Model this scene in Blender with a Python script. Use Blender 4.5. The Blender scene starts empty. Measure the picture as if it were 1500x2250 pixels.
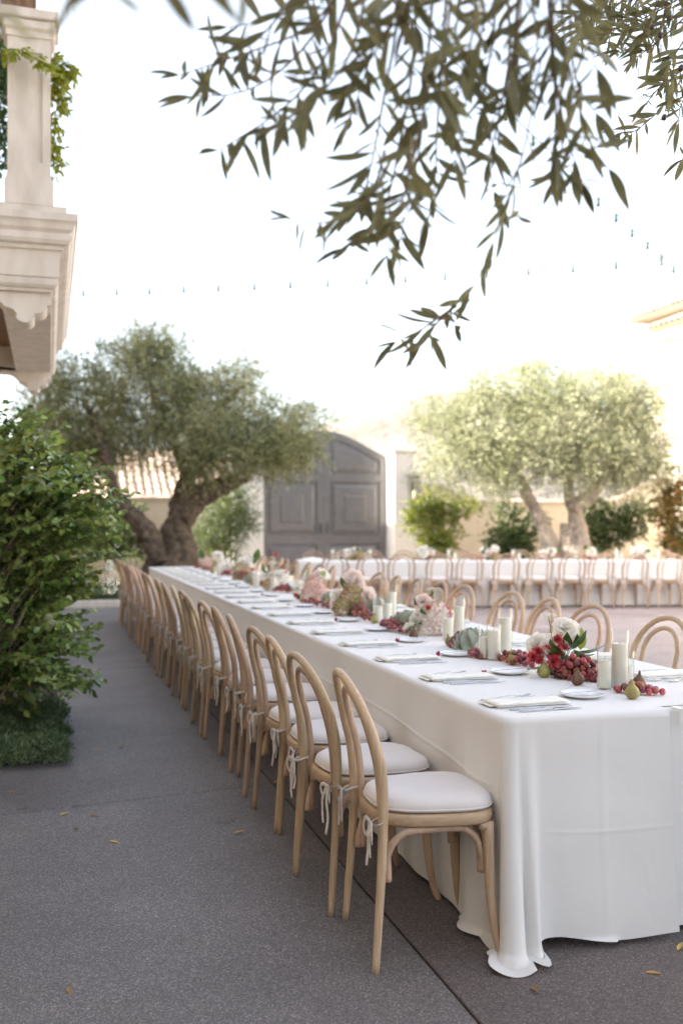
import bpy, math, random
import numpy as np
from mathutils import Vector, Matrix, noise as mnoise

S = bpy.context.scene
COL = S.collection
PI = math.pi
R = math.radians
rng = np.random.default_rng(7)
rnd = random.Random(11)

# ------------------------------------------------------------------ camera, sky, sun, exposure
YAW = R(16.3)                      # world Y runs along the long table, the camera looks 16 degrees off it
CH, FPX, HOR = 1.38, 2187.0, 1152.0
cam_data = bpy.data.cameras.new('camera')
cam = bpy.data.objects.new('camera', cam_data); COL.objects.link(cam)
cam.location = (0, 0, CH); cam.rotation_euler = (R(90), 0, -YAW)
cam_data.sensor_fit = 'VERTICAL'; cam_data.sensor_height = 36; cam_data.sensor_width = 24
cam_data.lens = 35; cam_data.shift_y = 27 / 2250; cam_data.clip_end = 3000; cam_data.clip_start = .05
cam_data.dof.use_dof = True; cam_data.dof.focus_distance = 3.5; cam_data.dof.aperture_fstop = 2.2
S.camera = cam

SUN_EL = R(30); SUN_DIR = Vector((-1.0, .02, math.tan(SUN_EL))).normalized()
world = bpy.data.worlds.new('World'); S.world = world; world.use_nodes = True
wn = world.node_tree.nodes; wl = world.node_tree.links
bg = wn['Background']
sky = wn.new('ShaderNodeTexSky'); sky.sky_type = 'NISHITA'; sky.sun_disc = False
sky.sun_elevation = SUN_EL; sky.sun_rotation = math.atan2(SUN_DIR.x, SUN_DIR.y) % (2 * PI)
sky.dust_density = 3.0; sky.air_density = 1.0; sky.ozone_density = 1.0
hs = wn.new('ShaderNodeHueSaturation'); hs.inputs['Saturation'].default_value = .52
wl.new(sky.outputs[0], hs.inputs['Color']); wl.new(hs.outputs[0], bg.inputs[0])
bg.inputs[1].default_value = .15
sun_d = bpy.data.lights.new('sun', 'SUN'); sun_d.energy = 4.6; sun_d.angle = R(.5); sun_d.color = (1, .9, .76)
sun = bpy.data.objects.new('sun', sun_d); COL.objects.link(sun)
sun.rotation_euler = (-SUN_DIR).to_track_quat('-Z', 'Y').to_euler()
S.view_settings.view_transform = 'Standard'; S.view_settings.look = 'None'
S.view_settings.exposure = 2.15; S.view_settings.gamma = 1; S.view_settings.use_curve_mapping = False
S.render.engine = 'CYCLES'
S.cycles.use_denoising = True
S.cycles.max_bounces = 8; S.cycles.transparent_max_bounces = 16
S.cycles.sample_clamp_indirect = 8
S.cycles.caustics_reflective = False; S.cycles.caustics_refractive = False

# ------------------------------------------------------------------ measuring: a pixel of the photo at a depth -> a place
CX, SX = math.cos(YAW), math.sin(YAW)
def c2w(x, d, z=0.0): return Vector((x * CX + d * SX, -x * SX + d * CX, z))
def at_d(u, v, d): return c2w((u - 750) / FPX * d, d, CH - (v - HOR) / FPX * d)
def at_z(u, v, z=0.0):
    d = (CH - z) * FPX / (v - HOR); p = c2w((u - 750) / FPX * d, d, z); return p
def depth_z(v, z): return (CH - z) * FPX / (v - HOR)
def at_y(u, v, Y):
    k = (u - 750) / FPX; d = Y / (-k * SX + CX); return at_d(u, v, d)

# ------------------------------------------------------------------ scene graph helpers
def tag(o, label=None, cat=None, group=None, kind=None):
    if label: o['label'] = label
    if cat: o['category'] = cat
    if group: o['group'] = group
    if kind: o['kind'] = kind
    return o
def empty(name, loc=(0, 0, 0), rz=0.0, label=None, cat=None, group=None):
    o = bpy.data.objects.new(name, None); COL.objects.link(o)
    o.empty_display_size = .05
    o.location = loc; o.rotation_euler = (0, 0, rz)
    return tag(o, label, cat, group)
def inst(name, mesh, parent=None, M=None, loc=None):
    o = bpy.data.objects.new(name, mesh); COL.objects.link(o)
    if parent: o.parent = parent
    if M is not None: o.matrix_basis = M
    if loc is not None: o.location = loc
    return o
KIDS = {}
def copy_tree(o, parent=None):
    c = o.copy(); COL.objects.link(c); c.parent = parent
    for ch in o.children: copy_tree(ch, c)
    return c
ORD = ['first', 'second', 'third', 'fourth', 'fifth', 'sixth', 'seventh', 'eighth', 'ninth', 'tenth', 'eleventh', 'twelfth', 'thirteenth',
       'fourteenth', 'fifteenth', 'sixteenth', 'seventeenth', 'eighteenth', 'nineteenth', 'twentieth', 'twenty-first', 'twenty-second',
       'twenty-third', 'twenty-fourth', 'twenty-fifth', 'twenty-sixth']

# ------------------------------------------------------------------ mesh builder
def spline(pts, n):
    P = np.array(pts, float); m = len(P)
    if m == 2: t = np.linspace(0, 1, n)[:, None]; return P[0] * (1 - t) + P[1] * t
    E = np.vstack([2 * P[0] - P[1], P, 2 * P[-1] - P[-2]])
    out = []
    for q in np.linspace(0, m - 1, n):
        i = min(int(q), m - 2); t = q - i
        a, b, c, d = E[i], E[i + 1], E[i + 2], E[i + 3]
        out.append(.5 * ((2 * b) + (c - a) * t + (2 * a - 5 * b + 4 * c - d) * t * t + (3 * b - a - 3 * c + d) * t ** 3))
    return np.array(out)

class MB:
    def __init__(s): s.V = []; s.F = []; s.n = 0
    def add(s, V, F):
        V = np.asarray(V, float).reshape(-1, 3); b = s.n
        s.V.append(V); s.n += len(V)
        s.F.extend([tuple(int(i) + b for i in f) for f in F]); return s
    def grid(s, P, closed_u=False):
        P = np.asarray(P, float); a, b = P.shape[:2]; F = []
        for i in range(a if closed_u else a - 1):
            j = (i + 1) % a
            for k in range(b - 1): F.append((i * b + k, j * b + k, j * b + k + 1, i * b + k + 1))
        return s.add(P.reshape(-1, 3), F)
    def box(s, x0, x1, y0, y1, z0, z1, bev=0.0):
        if bev <= 0:
            V = [(x, y, z) for x in (x0, x1) for y in (y0, y1) for z in (z0, z1)]
            return s.add(V, [(0, 1, 3, 2), (4, 6, 7, 5), (0, 4, 5, 1), (2, 3, 7, 6), (0, 2, 6, 4), (1, 5, 7, 3)])
        b = bev; rings = []
        for z, o in ((z0, b), (z0 + b, 0), (z1 - b, 0), (z1, b)):
            c = b
            q = [(x0 + c, y0 + o), (x1 - c, y0 + o), (x1 - o, y0 + c), (x1 - o, y1 - c), (x1 - c, y1 - o), (x0 + c, y1 - o), (x0 + o, y1 - c), (x0 + o, y0 + c)]
            if o: q = [(x0 + b + .4 * b, y0 + b), (x1 - b - .4 * b, y0 + b), (x1 - b, y0 + b + .4 * b), (x1 - b, y1 - b - .4 * b), (x1 - b - .4 * b, y1 - b), (x0 + b + .4 * b, y1 - b), (x0 + b, y1 - b - .4 * b), (x0 + b, y0 + b + .4 * b)]
            rings.append([(x, y, z) for x, y in q])
        V = [p for r in rings for p in r]; F = []
        for k in range(3):
            for i in range(8): F.append((k * 8 + i, k * 8 + (i + 1) % 8, k * 8 + 8 + (i + 1) % 8, k * 8 + 8 + i))
        F.append(tuple(range(7, -1, -1))); F.append(tuple(range(24, 32)))
        return s.add(V, F)
    def prism(s, poly, y0, y1, axis='y'):
        """poly: (x, z) outline extruded along y"""
        n = len(poly)
        if axis == 'y': V = [(x, y0, z) for x, z in poly] + [(x, y1, z) for x, z in poly]
        elif axis == 'x': V = [(y0, x, z) for x, z in poly] + [(y1, x, z) for x, z in poly]
        else: V = [(x, z, y0) for x, z in poly] + [(x, z, y1) for x, z in poly]
        F = [tuple(range(n)), tuple(range(2 * n - 1, n - 1, -1))]
        for i in range(n): j = (i + 1) % n; F.append((j, i, n + i, n + j))
        return s.add(V, F)
    def tube(s, path, rad, n=8, caps=True, flat=1.0, rough=0.0, rs=6.0, up=None):
        P = np.asarray(path, float); m = len(P)
        rad = np.broadcast_to(np.asarray(rad, float), (m,)) if np.ndim(rad) == 0 or len(np.atleast_1d(rad)) == m else np.interp(np.linspace(0, 1, m), np.linspace(0, 1, len(rad)), rad)
        T = np.gradient(P, axis=0); T /= np.linalg.norm(T, axis=1)[:, None] + 1e-12
        a = np.array(up if up is not None else ([0, 0, 1] if abs(T[0][2]) < .9 else [1, 0, 0]), float)
        N = a - T[0] * a.dot(T[0]); N /= np.linalg.norm(N) + 1e-12
        V = []
        for i in range(m):
            N = N - T[i] * N.dot(T[i]); N /= np.linalg.norm(N) + 1e-12
            B = np.cross(T[i], N)
            for k in range(n):
                t = 2 * PI * k / n; q = P[i] + rad[i] * (N * math.cos(t) * flat + B * math.sin(t))
                if rough:
                    w_ = Vector((q[0] * rs * 1.5, q[1] * rs * 1.5, q[2] * rs * .45)); f = mnoise.noise(w_) + .6 * mnoise.noise(w_ * 2.3) + .3 * mnoise.noise(w_ * 5)
                    q = P[i] + (q - P[i]) * (1 + rough * f)
                V.append(q)
        F = []
        for i in range(m - 1):
            for k in range(n): F.append((i * n + k, i * n + (k + 1) % n, (i + 1) * n + (k + 1) % n, (i + 1) * n + k))
        if caps: F.append(tuple(range(n - 1, -1, -1))); F.append(tuple((m - 1) * n + k for k in range(n)))
        return s.add(V, F)
    def lathe(s, prof, n=20, c=(0, 0, 0), cap0=True, cap1=True):
        V = [(c[0] + r * math.cos(2 * PI * k / n), c[1] + r * math.sin(2 * PI * k / n), c[2] + z) for r, z in prof for k in range(n)]
        F = []; m = len(prof)
        for i in range(m - 1):
            for k in range(n): F.append((i * n + k, i * n + (k + 1) % n, (i + 1) * n + (k + 1) % n, (i + 1) * n + k))
        if cap0: F.append(tuple(range(n - 1, -1, -1)))
        if cap1: F.append(tuple((m - 1) * n + k for k in range(n)))
        return s.add(V, F)
    def ball(s, c, r, n=8, m=6, sq=(1, 1, 1)):
        prof = [(max(1e-4, math.sin(PI * i / m)), -math.cos(PI * i / m)) for i in range(m + 1)]
        V = [(c[0] + r * sq[0] * a * math.cos(2 * PI * k / n), c[1] + r * sq[1] * a * math.sin(2 * PI * k / n), c[2] + r * sq[2] * z) for a, z in prof for k in range(n)]
        F = []
        for i in range(m):
            for k in range(n): F.append((i * n + k, i * n + (k + 1) % n, (i + 1) * n + (k + 1) % n, (i + 1) * n + k))
        return s.add(V, F)
    def mesh(s, name, mat, smooth=True):
        me = bpy.data.meshes.new(name)
        V = np.vstack(s.V) if s.V else np.zeros((0, 3))
        me.from_pydata(V.tolist(), [], s.F)
        if smooth: me.polygons.foreach_set('use_smooth', [True] * len(me.polygons))
        if mat: me.materials.append(mat)
        me.update(); return me
    def build(s, name, mat, parent=None, smooth=True, sharp=None):
        me = s.mesh(name, mat, smooth)
        if sharp:
            me.set_sharp_from_angle(angle=R(sharp))
        return inst(name, me, parent)

def quads_mesh(name, V, mat, per=4, smooth=False):
    """V: (n, per, 3) loose polygons as one mesh, fast"""
    n = len(V); me = bpy.data.meshes.new(name)
    me.vertices.add(n * per); me.vertices.foreach_set('co', np.ascontiguousarray(V, np.float32).ravel())
    me.loops.add(n * per); me.loops.foreach_set('vertex_index', np.arange(n * per, dtype=np.int32))
    me.polygons.add(n); me.polygons.foreach_set('loop_start', np.arange(0, n * per, per, dtype=np.int32))
    me.update(calc_edges=True)
    if smooth: me.polygons.foreach_set('use_smooth', np.ones(n, bool))
    me.materials.append(mat); return me

# ------------------------------------------------------------------ materials
def _n(nt, t, **k):
    x = nt.nodes.new(t)
    for a, b in k.items():
        if a in x.inputs: x.inputs[a].default_value = b
        else: setattr(x, a, b)
    return x
def mat(name, c1, c2=None, scale=6.0, detail=4, rough=.6, bump=0.0, bscale=40.0, metal=0.0, objrand=0.0, island=0.0, stretch=None,
        sss=0.0, trans=0.0, lo=.35, hi=.65, spec=.5, sheen=0.0, hue=0.0, coords='Object', bdist=.01):
    m = bpy.data.materials.new(name); m.use_nodes = True; nt = m.node_tree; L = nt.links
    b = nt.nodes['Principled BSDF']; out = nt.nodes['Material Output']
    b.inputs['Roughness'].default_value = rough; b.inputs['Metallic'].default_value = metal
    b.inputs['Specular IOR Level'].default_value = spec
    tc = _n(nt, 'ShaderNodeTexCoord'); vec = tc.outputs[coords]
    if coords == 'World': pass
    if stretch:
        mp = _n(nt, 'ShaderNodeMapping'); mp.inputs['Scale'].default_value = stretch; L.new(vec, mp.inputs[0]); vec = mp.outputs[0]
    col = None
    if c2 is None: c2 = tuple(x * .8 for x in c1)
    nz = _n(nt, 'ShaderNodeTexNoise'); nz.inputs['Scale'].default_value = scale; nz.inputs['Detail'].default_value = detail
    L.new(vec, nz.inputs['Vector'])
    rp = _n(nt, 'ShaderNodeValToRGB'); e = rp.color_ramp.elements
    e[0].position = lo; e[1].position = hi; e[0].color = (*c1, 1); e[1].color = (*c2, 1)
    L.new(nz.outputs['Fac'], rp.inputs[0]); col = rp.outputs[0]
    if objrand or island:
        if island: g = _n(nt, 'ShaderNodeNewGeometry'); rv = g.outputs['Random Per Island']
        else: g = _n(nt, 'ShaderNodeObjectInfo'); rv = g.outputs['Random']
        k = island or objrand
        mr = _n(nt, 'ShaderNodeMapRange'); mr.inputs['To Min'].default_value = 1 - k; mr.inputs['To Max'].default_value = 1 + k; L.new(rv, mr.inputs[0])
        h = _n(nt, 'ShaderNodeHueSaturation'); L.new(col, h.inputs['Color']); L.new(mr.outputs[0], h.inputs['Value'])
        if hue:
            mh = _n(nt, 'ShaderNodeMath', operation='MULTIPLY_ADD'); mh.inputs[1].default_value = 7.31; mh.inputs[2].default_value = .13; L.new(rv, mh.inputs[0])
            fr = _n(nt, 'ShaderNodeMath', operation='FRACT'); L.new(mh.outputs[0], fr.inputs[0])
            m2 = _n(nt, 'ShaderNodeMapRange'); m2.inputs['To Min'].default_value = .5 - hue; m2.inputs['To Max'].default_value = .5 + hue; L.new(fr.outputs[0], m2.inputs[0]); L.new(m2.outputs[0], h.inputs['Hue'])
        col = h.outputs[0]
    L.new(col, b.inputs['Base Color'])
    if sss:
        b.inputs['Subsurface Weight'].default_value = sss; b.inputs['Subsurface Radius'].default_value = (.01, .006, .004)
    if sheen: b.inputs['Sheen Weight'].default_value = sheen
    if bump:
        bz = _n(nt, 'ShaderNodeTexNoise'); bz.inputs['Scale'].default_value = bscale; bz.inputs['Detail'].default_value = 5; L.new(vec, bz.inputs['Vector'])
        bp = _n(nt, 'ShaderNodeBump'); bp.inputs['Strength'].default_value = bump; bp.inputs['Distance'].default_value = bdist
        L.new(bz.outputs['Fac'], bp.inputs['Height']); L.new(bp.outputs[0], b.inputs['Normal'])
    if trans:
        tr = _n(nt, 'ShaderNodeBsdfTranslucent'); mx = _n(nt, 'ShaderNodeMixShader'); mx.inputs[0].default_value = trans
        L.new(col, tr.inputs[0]); L.new(b.outputs[0], mx.inputs[1]); L.new(tr.outputs[0], mx.inputs[2]); L.new(mx.outputs[0], out.inputs[0])
    return m

M_wood = mat('bentwood', (.55, .395, .27), (.38, .262, .168), scale=30, stretch=(4, 4, .3), rough=.45, bump=.12, bscale=60, objrand=.17, hue=.014, lo=.28, hi=.75)
M_seatwood = mat('seat_wood', (.53, .38, .25), (.41, .285, .18), scale=26, stretch=(.35, 4, 4), rough=.45, bump=.05, bscale=60, objrand=.1, lo=.3, hi=.7)
M_linen = mat('cushion_linen', (.73, .685, .665), (.68, .635, .615), scale=260, detail=2, rough=.9, bump=.25, bscale=420, bdist=.001, sheen=.2)
M_tie = mat('tie_cotton', (.68, .63, .59), (.6, .55, .51), scale=60, rough=.9, bump=.3, bscale=200, bdist=.002)
M_napkin = mat('napkin_cotton', (.88, .865, .81), (.86, .84, .78), scale=90, rough=.9, bump=.2, bscale=300, bdist=.001)
M_china = mat('china', (.84, .84, .83), (.82, .82, .82), scale=3, rough=.12)
M_steel = mat('steel', (.62, .61, .60), (.52, .52, .52), scale=20, rough=.18, metal=1)
M_wax = mat('wax', (.94, .90, .80), (.93, .87, .74), scale=30, rough=.45, sss=.6, bump=.08, bscale=50)
M_wick = mat('wick', (.7, .66, .58), (.3, .27, .22), scale=80, rough=.9)
M_grape = mat('grape_skin', (.21, .030, .048), (.38, .10, .07), scale=34, rough=.3, objrand=.58, hue=.032, bump=.03, bscale=60, sss=.12)
M_grapes = mat('grape_skin_mass', (.21, .030, .048), (.38, .10, .07), scale=38, rough=.3, island=.55, hue=.022)
M_figgreen = mat('fig_green', (.33, .33, .09), (.26, .20, .075), scale=24, stretch=(1, 1, .35), rough=.5, objrand=.12, bump=.1, bscale=70)
M_figpurple = mat('fig_purple', (.12, .045, .04), (.22, .13, .055), scale=22, stretch=(1, 1, .3), rough=.5, objrand=.2, bump=.1, bscale=70)
M_stem = mat('plant_stem', (.16, .20, .07), (.13, .12, .05), scale=30, rough=.6)
M_rose = mat('rose_white', (.93, .91, .86), (.92, .88, .80), scale=18, rough=.6, trans=.5, objrand=.03)
M_blush = mat('rose_blush', (.92, .84, .79), (.91, .77, .71), scale=18, rough=.6, trans=.5, objrand=.03)
M_mum = mat('mum_red', (.58, .035, .06), (.72, .20, .20), scale=40, rough=.55, island=.35, trans=.25)
M_coral = mat('ranunculus_coral', (.70, .14, .08), (.62, .08, .06), scale=30, rough=.55, island=.2, trans=.2)
M_hydpale = mat('hydrangea_pale', (.88, .83, .74), (.84, .52, .54), scale=14, rough=.7, island=.12, trans=.3, lo=.44, hi=.68)
M_hydpink = mat('hydrangea_pink', (.74, .42, .42), (.78, .66, .52), scale=14, rough=.7, island=.25, trans=.3)
M_hydgreen = mat('hydrangea_green', (.36, .37, .12), (.50, .27, .20), scale=14, rough=.7, island=.3, trans=.25)
M_leafdark = mat('arrangement_leaf', (.05, .11, .025), (.09, .16, .03), scale=20, rough=.4, objrand=.25, trans=.2)
M_leaflime = mat('lime_leaf', (.25, .34, .03), (.30, .36, .06), scale=20, rough=.4, trans=.35)
M_lace = mat('lace_flower', (.74, .74, .60), (.66, .68, .5), scale=50, rough=.8, island=.1)
M_sage = mat('artichoke_sage', (.52, .56, .48), (.38, .43, .35), scale=26, rough=.65, island=.15)
M_magenta = mat('magenta_petal', (.42, .02, .16), (.30, .015, .09), scale=50, rough=.5, trans=.2, objrand=.2)

def cloth_material():
    m = mat('ivory_tablecloth', (.76, .752, .74), (.74, .732, .715), scale=2.2, rough=.85, sheen=.15)
    nt = m.node_tree; L = nt.links; b = nt.nodes['Principled BSDF']; tc = nt.nodes.new('ShaderNodeTexCoord')
    w1 = _n(nt, 'ShaderNodeTexNoise'); w1.inputs['Scale'].default_value = 3.4; w1.inputs['Detail'].default_value = 3; w1.inputs['Distortion'].default_value = .8
    w2 = _n(nt, 'ShaderNodeTexNoise'); w2.inputs['Scale'].default_value = 420; w2.inputs['Detail'].default_value = 2
    L.new(tc.outputs['Object'], w1.inputs['Vector']); L.new(tc.outputs['Object'], w2.inputs['Vector'])
    b1 = _n(nt, 'ShaderNodeBump'); b1.inputs['Strength'].default_value = .3; b1.inputs['Distance'].default_value = .018
    b2 = _n(nt, 'ShaderNodeBump'); b2.inputs['Strength'].default_value = .25; b2.inputs['Distance'].default_value = .001
    L.new(w1.outputs['Fac'], b1.inputs['Height']); L.new(w2.outputs['Fac'], b2.inputs['Height']); L.new(b1.outputs[0], b2.inputs['Normal']); L.new(b2.outputs[0], b.inputs['Normal'])
    return m
M_cloth = cloth_material()
def glass_material():
    m = bpy.data.materials.new('thin_glass'); m.use_nodes = True; nt = m.node_tree; L = nt.links
    out = nt.nodes['Material Output']; nt.nodes.remove(nt.nodes['Principled BSDF'])
    t = _n(nt, 'ShaderNodeBsdfTransparent'); t.inputs[0].default_value = (.985, .99, .987, 1)
    g = _n(nt, 'ShaderNodeBsdfGlossy'); g.inputs['Roughness'].default_value = .03
    lw = _n(nt, 'ShaderNodeLayerWeight'); lw.inputs[0].default_value = .5
    pw = _n(nt, 'ShaderNodeMath', operation='POWER'); pw.inputs[1].default_value = 2.6; L.new(lw.outputs['Facing'], pw.inputs[0])
    fr = _n(nt, 'ShaderNodeMath', operation='MULTIPLY_ADD'); fr.inputs[1].default_value = .75; fr.inputs[2].default_value = .03; L.new(pw.outputs[0], fr.inputs[0])
    mx = _n(nt, 'ShaderNodeMixShader'); L.new(fr.outputs[0], mx.inputs[0]); L.new(t.outputs[0], mx.inputs[1]); L.new(g.outputs[0], mx.inputs[2]); L.new(mx.outputs[0], out.inputs[0])
    return m
M_glass = glass_material()

M_stone = mat('cast_stone', (.68, .64, .59), (.55, .505, .455), scale=7, detail=8, stretch=(1.2, 1.2, .4), lo=.4, hi=.75, rough=.85, bump=.25, bscale=38, bdist=.006)
M_stucco = mat('cream_stucco', (.60, .52, .41), (.55, .47, .36), scale=2.5, rough=.9, bump=.3, bscale=60, bdist=.01)
M_white = mat('white_stucco', (.74, .71, .66), (.70, .67, .62), scale=2.5, rough=.9, bump=.25, bscale=60, bdist=.01)
M_tile = mat('clay_tile', (.41, .29, .215), (.38, .32, .265), scale=4, rough=.8, objrand=.25, hue=.015, bump=.2, bscale=30)
M_gate = mat('gate_paint', (.165, .16, .165), (.14, .136, .14), scale=6, rough=.36, bump=.05, bscale=15)
M_iron = mat('dark_iron', (.03, .03, .03), (.05, .045, .04), scale=30, rough=.5, metal=.6)
M_pane = mat('window_pane', (.05, .06, .07), (.04, .05, .06), rough=.05)
M_timber = mat('timber_brown', (.24, .13, .065), (.16, .085, .045), scale=8, stretch=(4, 4, .4), rough=.6, bump=.2, bscale=40)
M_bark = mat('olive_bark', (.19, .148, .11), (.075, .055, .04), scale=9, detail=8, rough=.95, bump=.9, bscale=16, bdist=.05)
M_bark_sunlit = mat('olive_bark_sunlit', (.42, .36, .30), (.25, .205, .165), scale=9, detail=8, rough=.95, bump=.9, bscale=16, bdist=.05)  # lighter copy of the bark, sun on the twin trunks put into its colour
M_cream = mat('warm_cream_stucco', (.76, .69, .59), (.72, .65, .55), scale=2.5, rough=.9, bump=.25, bscale=60, bdist=.01)
M_twig = mat('twig_bark', (.20, .16, .11), (.28, .23, .17), scale=40, rough=.8)
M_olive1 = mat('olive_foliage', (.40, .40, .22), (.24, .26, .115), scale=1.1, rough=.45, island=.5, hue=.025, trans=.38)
M_olive2 = mat('olive_foliage_sunlit', (.44, .45, .31), (.28, .30, .16), scale=1.3, rough=.45, island=.4, hue=.02, trans=.35)  # paler copy of the olive foliage, strong sun painted into the leaf colour
M_oliveleaf = mat('olive_leaf', (.28, .275, .14), (.21, .205, .10), scale=30, rough=.45, objrand=.3, trans=.4)
M_olivefruit = mat('olive_fruit', (.03, .018, .022), (.06, .04, .03), scale=30, rough=.3)
M_myrtle = mat('myrtle_leaf', (.125, .21, .05), (.25, .32, .08), scale=3, rough=.26, objrand=.5, hue=.03, trans=.35)
M_myrtle_i = mat('myrtle_leaf_mass', (.115, .20, .05), (.25, .32, .08), scale=3, rough=.26, island=.6, hue=.03, trans=.35)
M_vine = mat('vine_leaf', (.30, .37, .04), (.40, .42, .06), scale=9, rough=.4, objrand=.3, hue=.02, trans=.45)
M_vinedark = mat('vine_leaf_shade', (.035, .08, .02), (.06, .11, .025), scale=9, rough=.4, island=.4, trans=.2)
M_bush = mat('bush_leaf', (.09, .14, .045), (.15, .19, .065), scale=3, rough=.4, island=.45, hue=.02, trans=.2)
M_limebush = mat('lime_bush_leaf', (.30, .33, .06), (.18, .22, .045), scale=2, rough=.5, island=.4, hue=.02, trans=.3)
M_orangebush = mat('citrus_leaf', (.09, .10, .03), (.30, .17, .03), scale=2.2, rough=.45, island=.35, hue=.02, trans=.25)
M_juniper = mat('ground_cover', (.085, .125, .055), (.14, .19, .08), scale=5, rough=.7, island=.4, trans=.1)
M_whiteflower = mat('white_flower', (.80, .80, .76), (.72, .74, .62), scale=30, rough=.7, island=.1, trans=.2)
M_dry = mat('dry_leaf', (.50, .34, .09), (.38, .22, .07), scale=40, rough=.6, objrand=.3, hue=.03)
M_soil = mat('soil', (.06, .045, .033), (.035, .027, .02), scale=12, rough=1, bump=.6, bscale=40, bdist=.03)
M_wire = mat('light_wire', (.035, .05, .045), (.03, .04, .04), rough=.5)
M_bulb = mat('light_bulb', (.05, .09, .085), (.04, .07, .07), rough=.15)
M_clip = mat('clear_clip', (.8, .8, .78), (.75, .75, .73), rough=.2)

def paving_material(name='exposed_aggregate', tint=(1.24, 1.27, 1.27)):
    m = bpy.data.materials.new(name); m.use_nodes = True; nt = m.node_tree; L = nt.links
    b = nt.nodes['Principled BSDF']; b.inputs['Roughness'].default_value = .62; b.inputs['Specular IOR Level'].default_value = .5
    tc = _n(nt, 'ShaderNodeTexCoord'); ge = _n(nt, 'ShaderNodeNewGeometry'); pos = ge.outputs['Position']
    vo = _n(nt, 'ShaderNodeTexVoronoi'); vo.inputs['Scale'].default_value = 230; L.new(pos, vo.inputs['Vector'])
    vr = _n(nt, 'ShaderNodeSeparateColor'); L.new(vo.outputs['Color'], vr.inputs[0])
    rp = _n(nt, 'ShaderNodeValToRGB'); e = rp.color_ramp.elements
    e[0].position = 0; e[0].color = (.068, .060, .060, 1); e[1].position = 1; e[1].color = (.24, .222, .214, 1)
    for p, c in ((.45, (.098, .087, .087, 1)), (.8, (.140, .125, .124, 1)), (.93, (.185, .165, .155, 1))):
        x = e.new(p); x.color = c
    L.new(vr.outputs[0], rp.inputs[0])
    v2 = _n(nt, 'ShaderNodeTexVoronoi'); v2.inputs['Scale'].default_value = 420; L.new(pos, v2.inputs['Vector'])
    s2 = _n(nt, 'ShaderNodeSeparateColor'); L.new(v2.outputs['Color'], s2.inputs[0])
    m2 = _n(nt, 'ShaderNodeMapRange'); m2.inputs['To Min'].default_value = .72; m2.inputs['To Max'].default_value = 1.25; L.new(s2.outputs[0], m2.inputs[0])
    nz = _n(nt, 'ShaderNodeTexNoise'); nz.inputs['Scale'].default_value = .8; nz.inputs['Detail'].default_value = 9; nz.inputs['Roughness'].default_value = .62; L.new(pos, nz.inputs['Vector'])
    mr = _n(nt, 'ShaderNodeMapRange'); mr.inputs['From Min'].default_value = .3; mr.inputs['From Max'].default_value = .7; mr.inputs['To Min'].default_value = .78; mr.inputs['To Max'].default_value = 1.38; L.new(nz.outputs['Fac'], mr.inputs[0])
    st = _n(nt, 'ShaderNodeTexNoise'); st.inputs['Scale'].default_value = 3.1; st.inputs['Detail'].default_value = 3; L.new(pos, st.inputs['Vector'])
    sr = _n(nt, 'ShaderNodeMapRange'); sr.inputs['From Min'].default_value = .66; sr.inputs['From Max'].default_value = .74; sr.inputs['To Min'].default_value = 1; sr.inputs['To Max'].default_value = .58; L.new(st.outputs['Fac'], sr.inputs[0])
    oi = _n(nt, 'ShaderNodeObjectInfo')
    om = _n(nt, 'ShaderNodeMapRange'); om.inputs['To Min'].default_value = .92; om.inputs['To Max'].default_value = 1.08; L.new(oi.outputs['Random'], om.inputs[0])
    k = None
    for x in (m2, mr, sr, om):
        if k is None: k = x.outputs[0]; continue
        q = _n(nt, 'ShaderNodeMath', operation='MULTIPLY'); L.new(k, q.inputs[0]); L.new(x.outputs[0], q.inputs[1]); k = q.outputs[0]
    mx = _n(nt, 'ShaderNodeVectorMath', operation='SCALE'); L.new(rp.outputs[0], mx.inputs[0]); L.new(k, mx.inputs['Scale'])
    tn = _n(nt, 'ShaderNodeVectorMath', operation='MULTIPLY'); tn.inputs[1].default_value = tint; L.new(mx.outputs[0], tn.inputs[0])
    L.new(tn.outputs[0], b.inputs['Base Color'])
    bp = _n(nt, 'ShaderNodeBump'); bp.inputs['Strength'].default_value = .5; bp.inputs['Distance'].default_value = .003
    L.new(vo.outputs['Distance'], bp.inputs['Height']); bp.invert = True; L.new(bp.outputs[0], b.inputs['Normal'])
    return m
M_paving = paving_material(); M_paving2 = paving_material('brown_aggregate', (1.06, 1.0, .965)); M_paving_sheen = paving_material('aggregate_sky_sheen', (3.0, 2.72, 2.62))  # far slabs: colour lightened to paint in sky sheen and brighter light
M_joint = mat('joint_dark', (.035, .03, .028), (.025, .022, .02), scale=30, rough=1)
M_dirt = mat('dry_ground', (.36, .29, .20), (.28, .23, .15), scale=.6, detail=8, rough=1, bump=.4, bscale=3, bdist=.2)
M_hill = mat('dry_hillside', (.175, .15, .135), (.12, .112, .09), scale=.09, detail=9, rough=1, bump=.8, bscale=.5, bdist=1.5)
# ================================================================== SETTING
def sheet(name, x0, x1, y0, y1, z, m, n=1, kind='structure', label=None):
    mb = MB(); xs = np.linspace(x0, x1, n + 1); ys = np.linspace(y0, y1, n + 1)
    mb.grid([[(x, y, z) for y in ys] for x in xs]); o = mb.build(name, m, smooth=False)
    return tag(o, label, kind=kind)
ground = sheet('ground', -900, 900, -500, 1300, -.05, M_dirt, 6, label='dry ground reaching out beyond the courtyard walls')
bed = sheet('pavement', -6, 17, -6, 25.3, -.012, M_joint, label='dark aggregate courtyard paving with narrow sawn joints')

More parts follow.
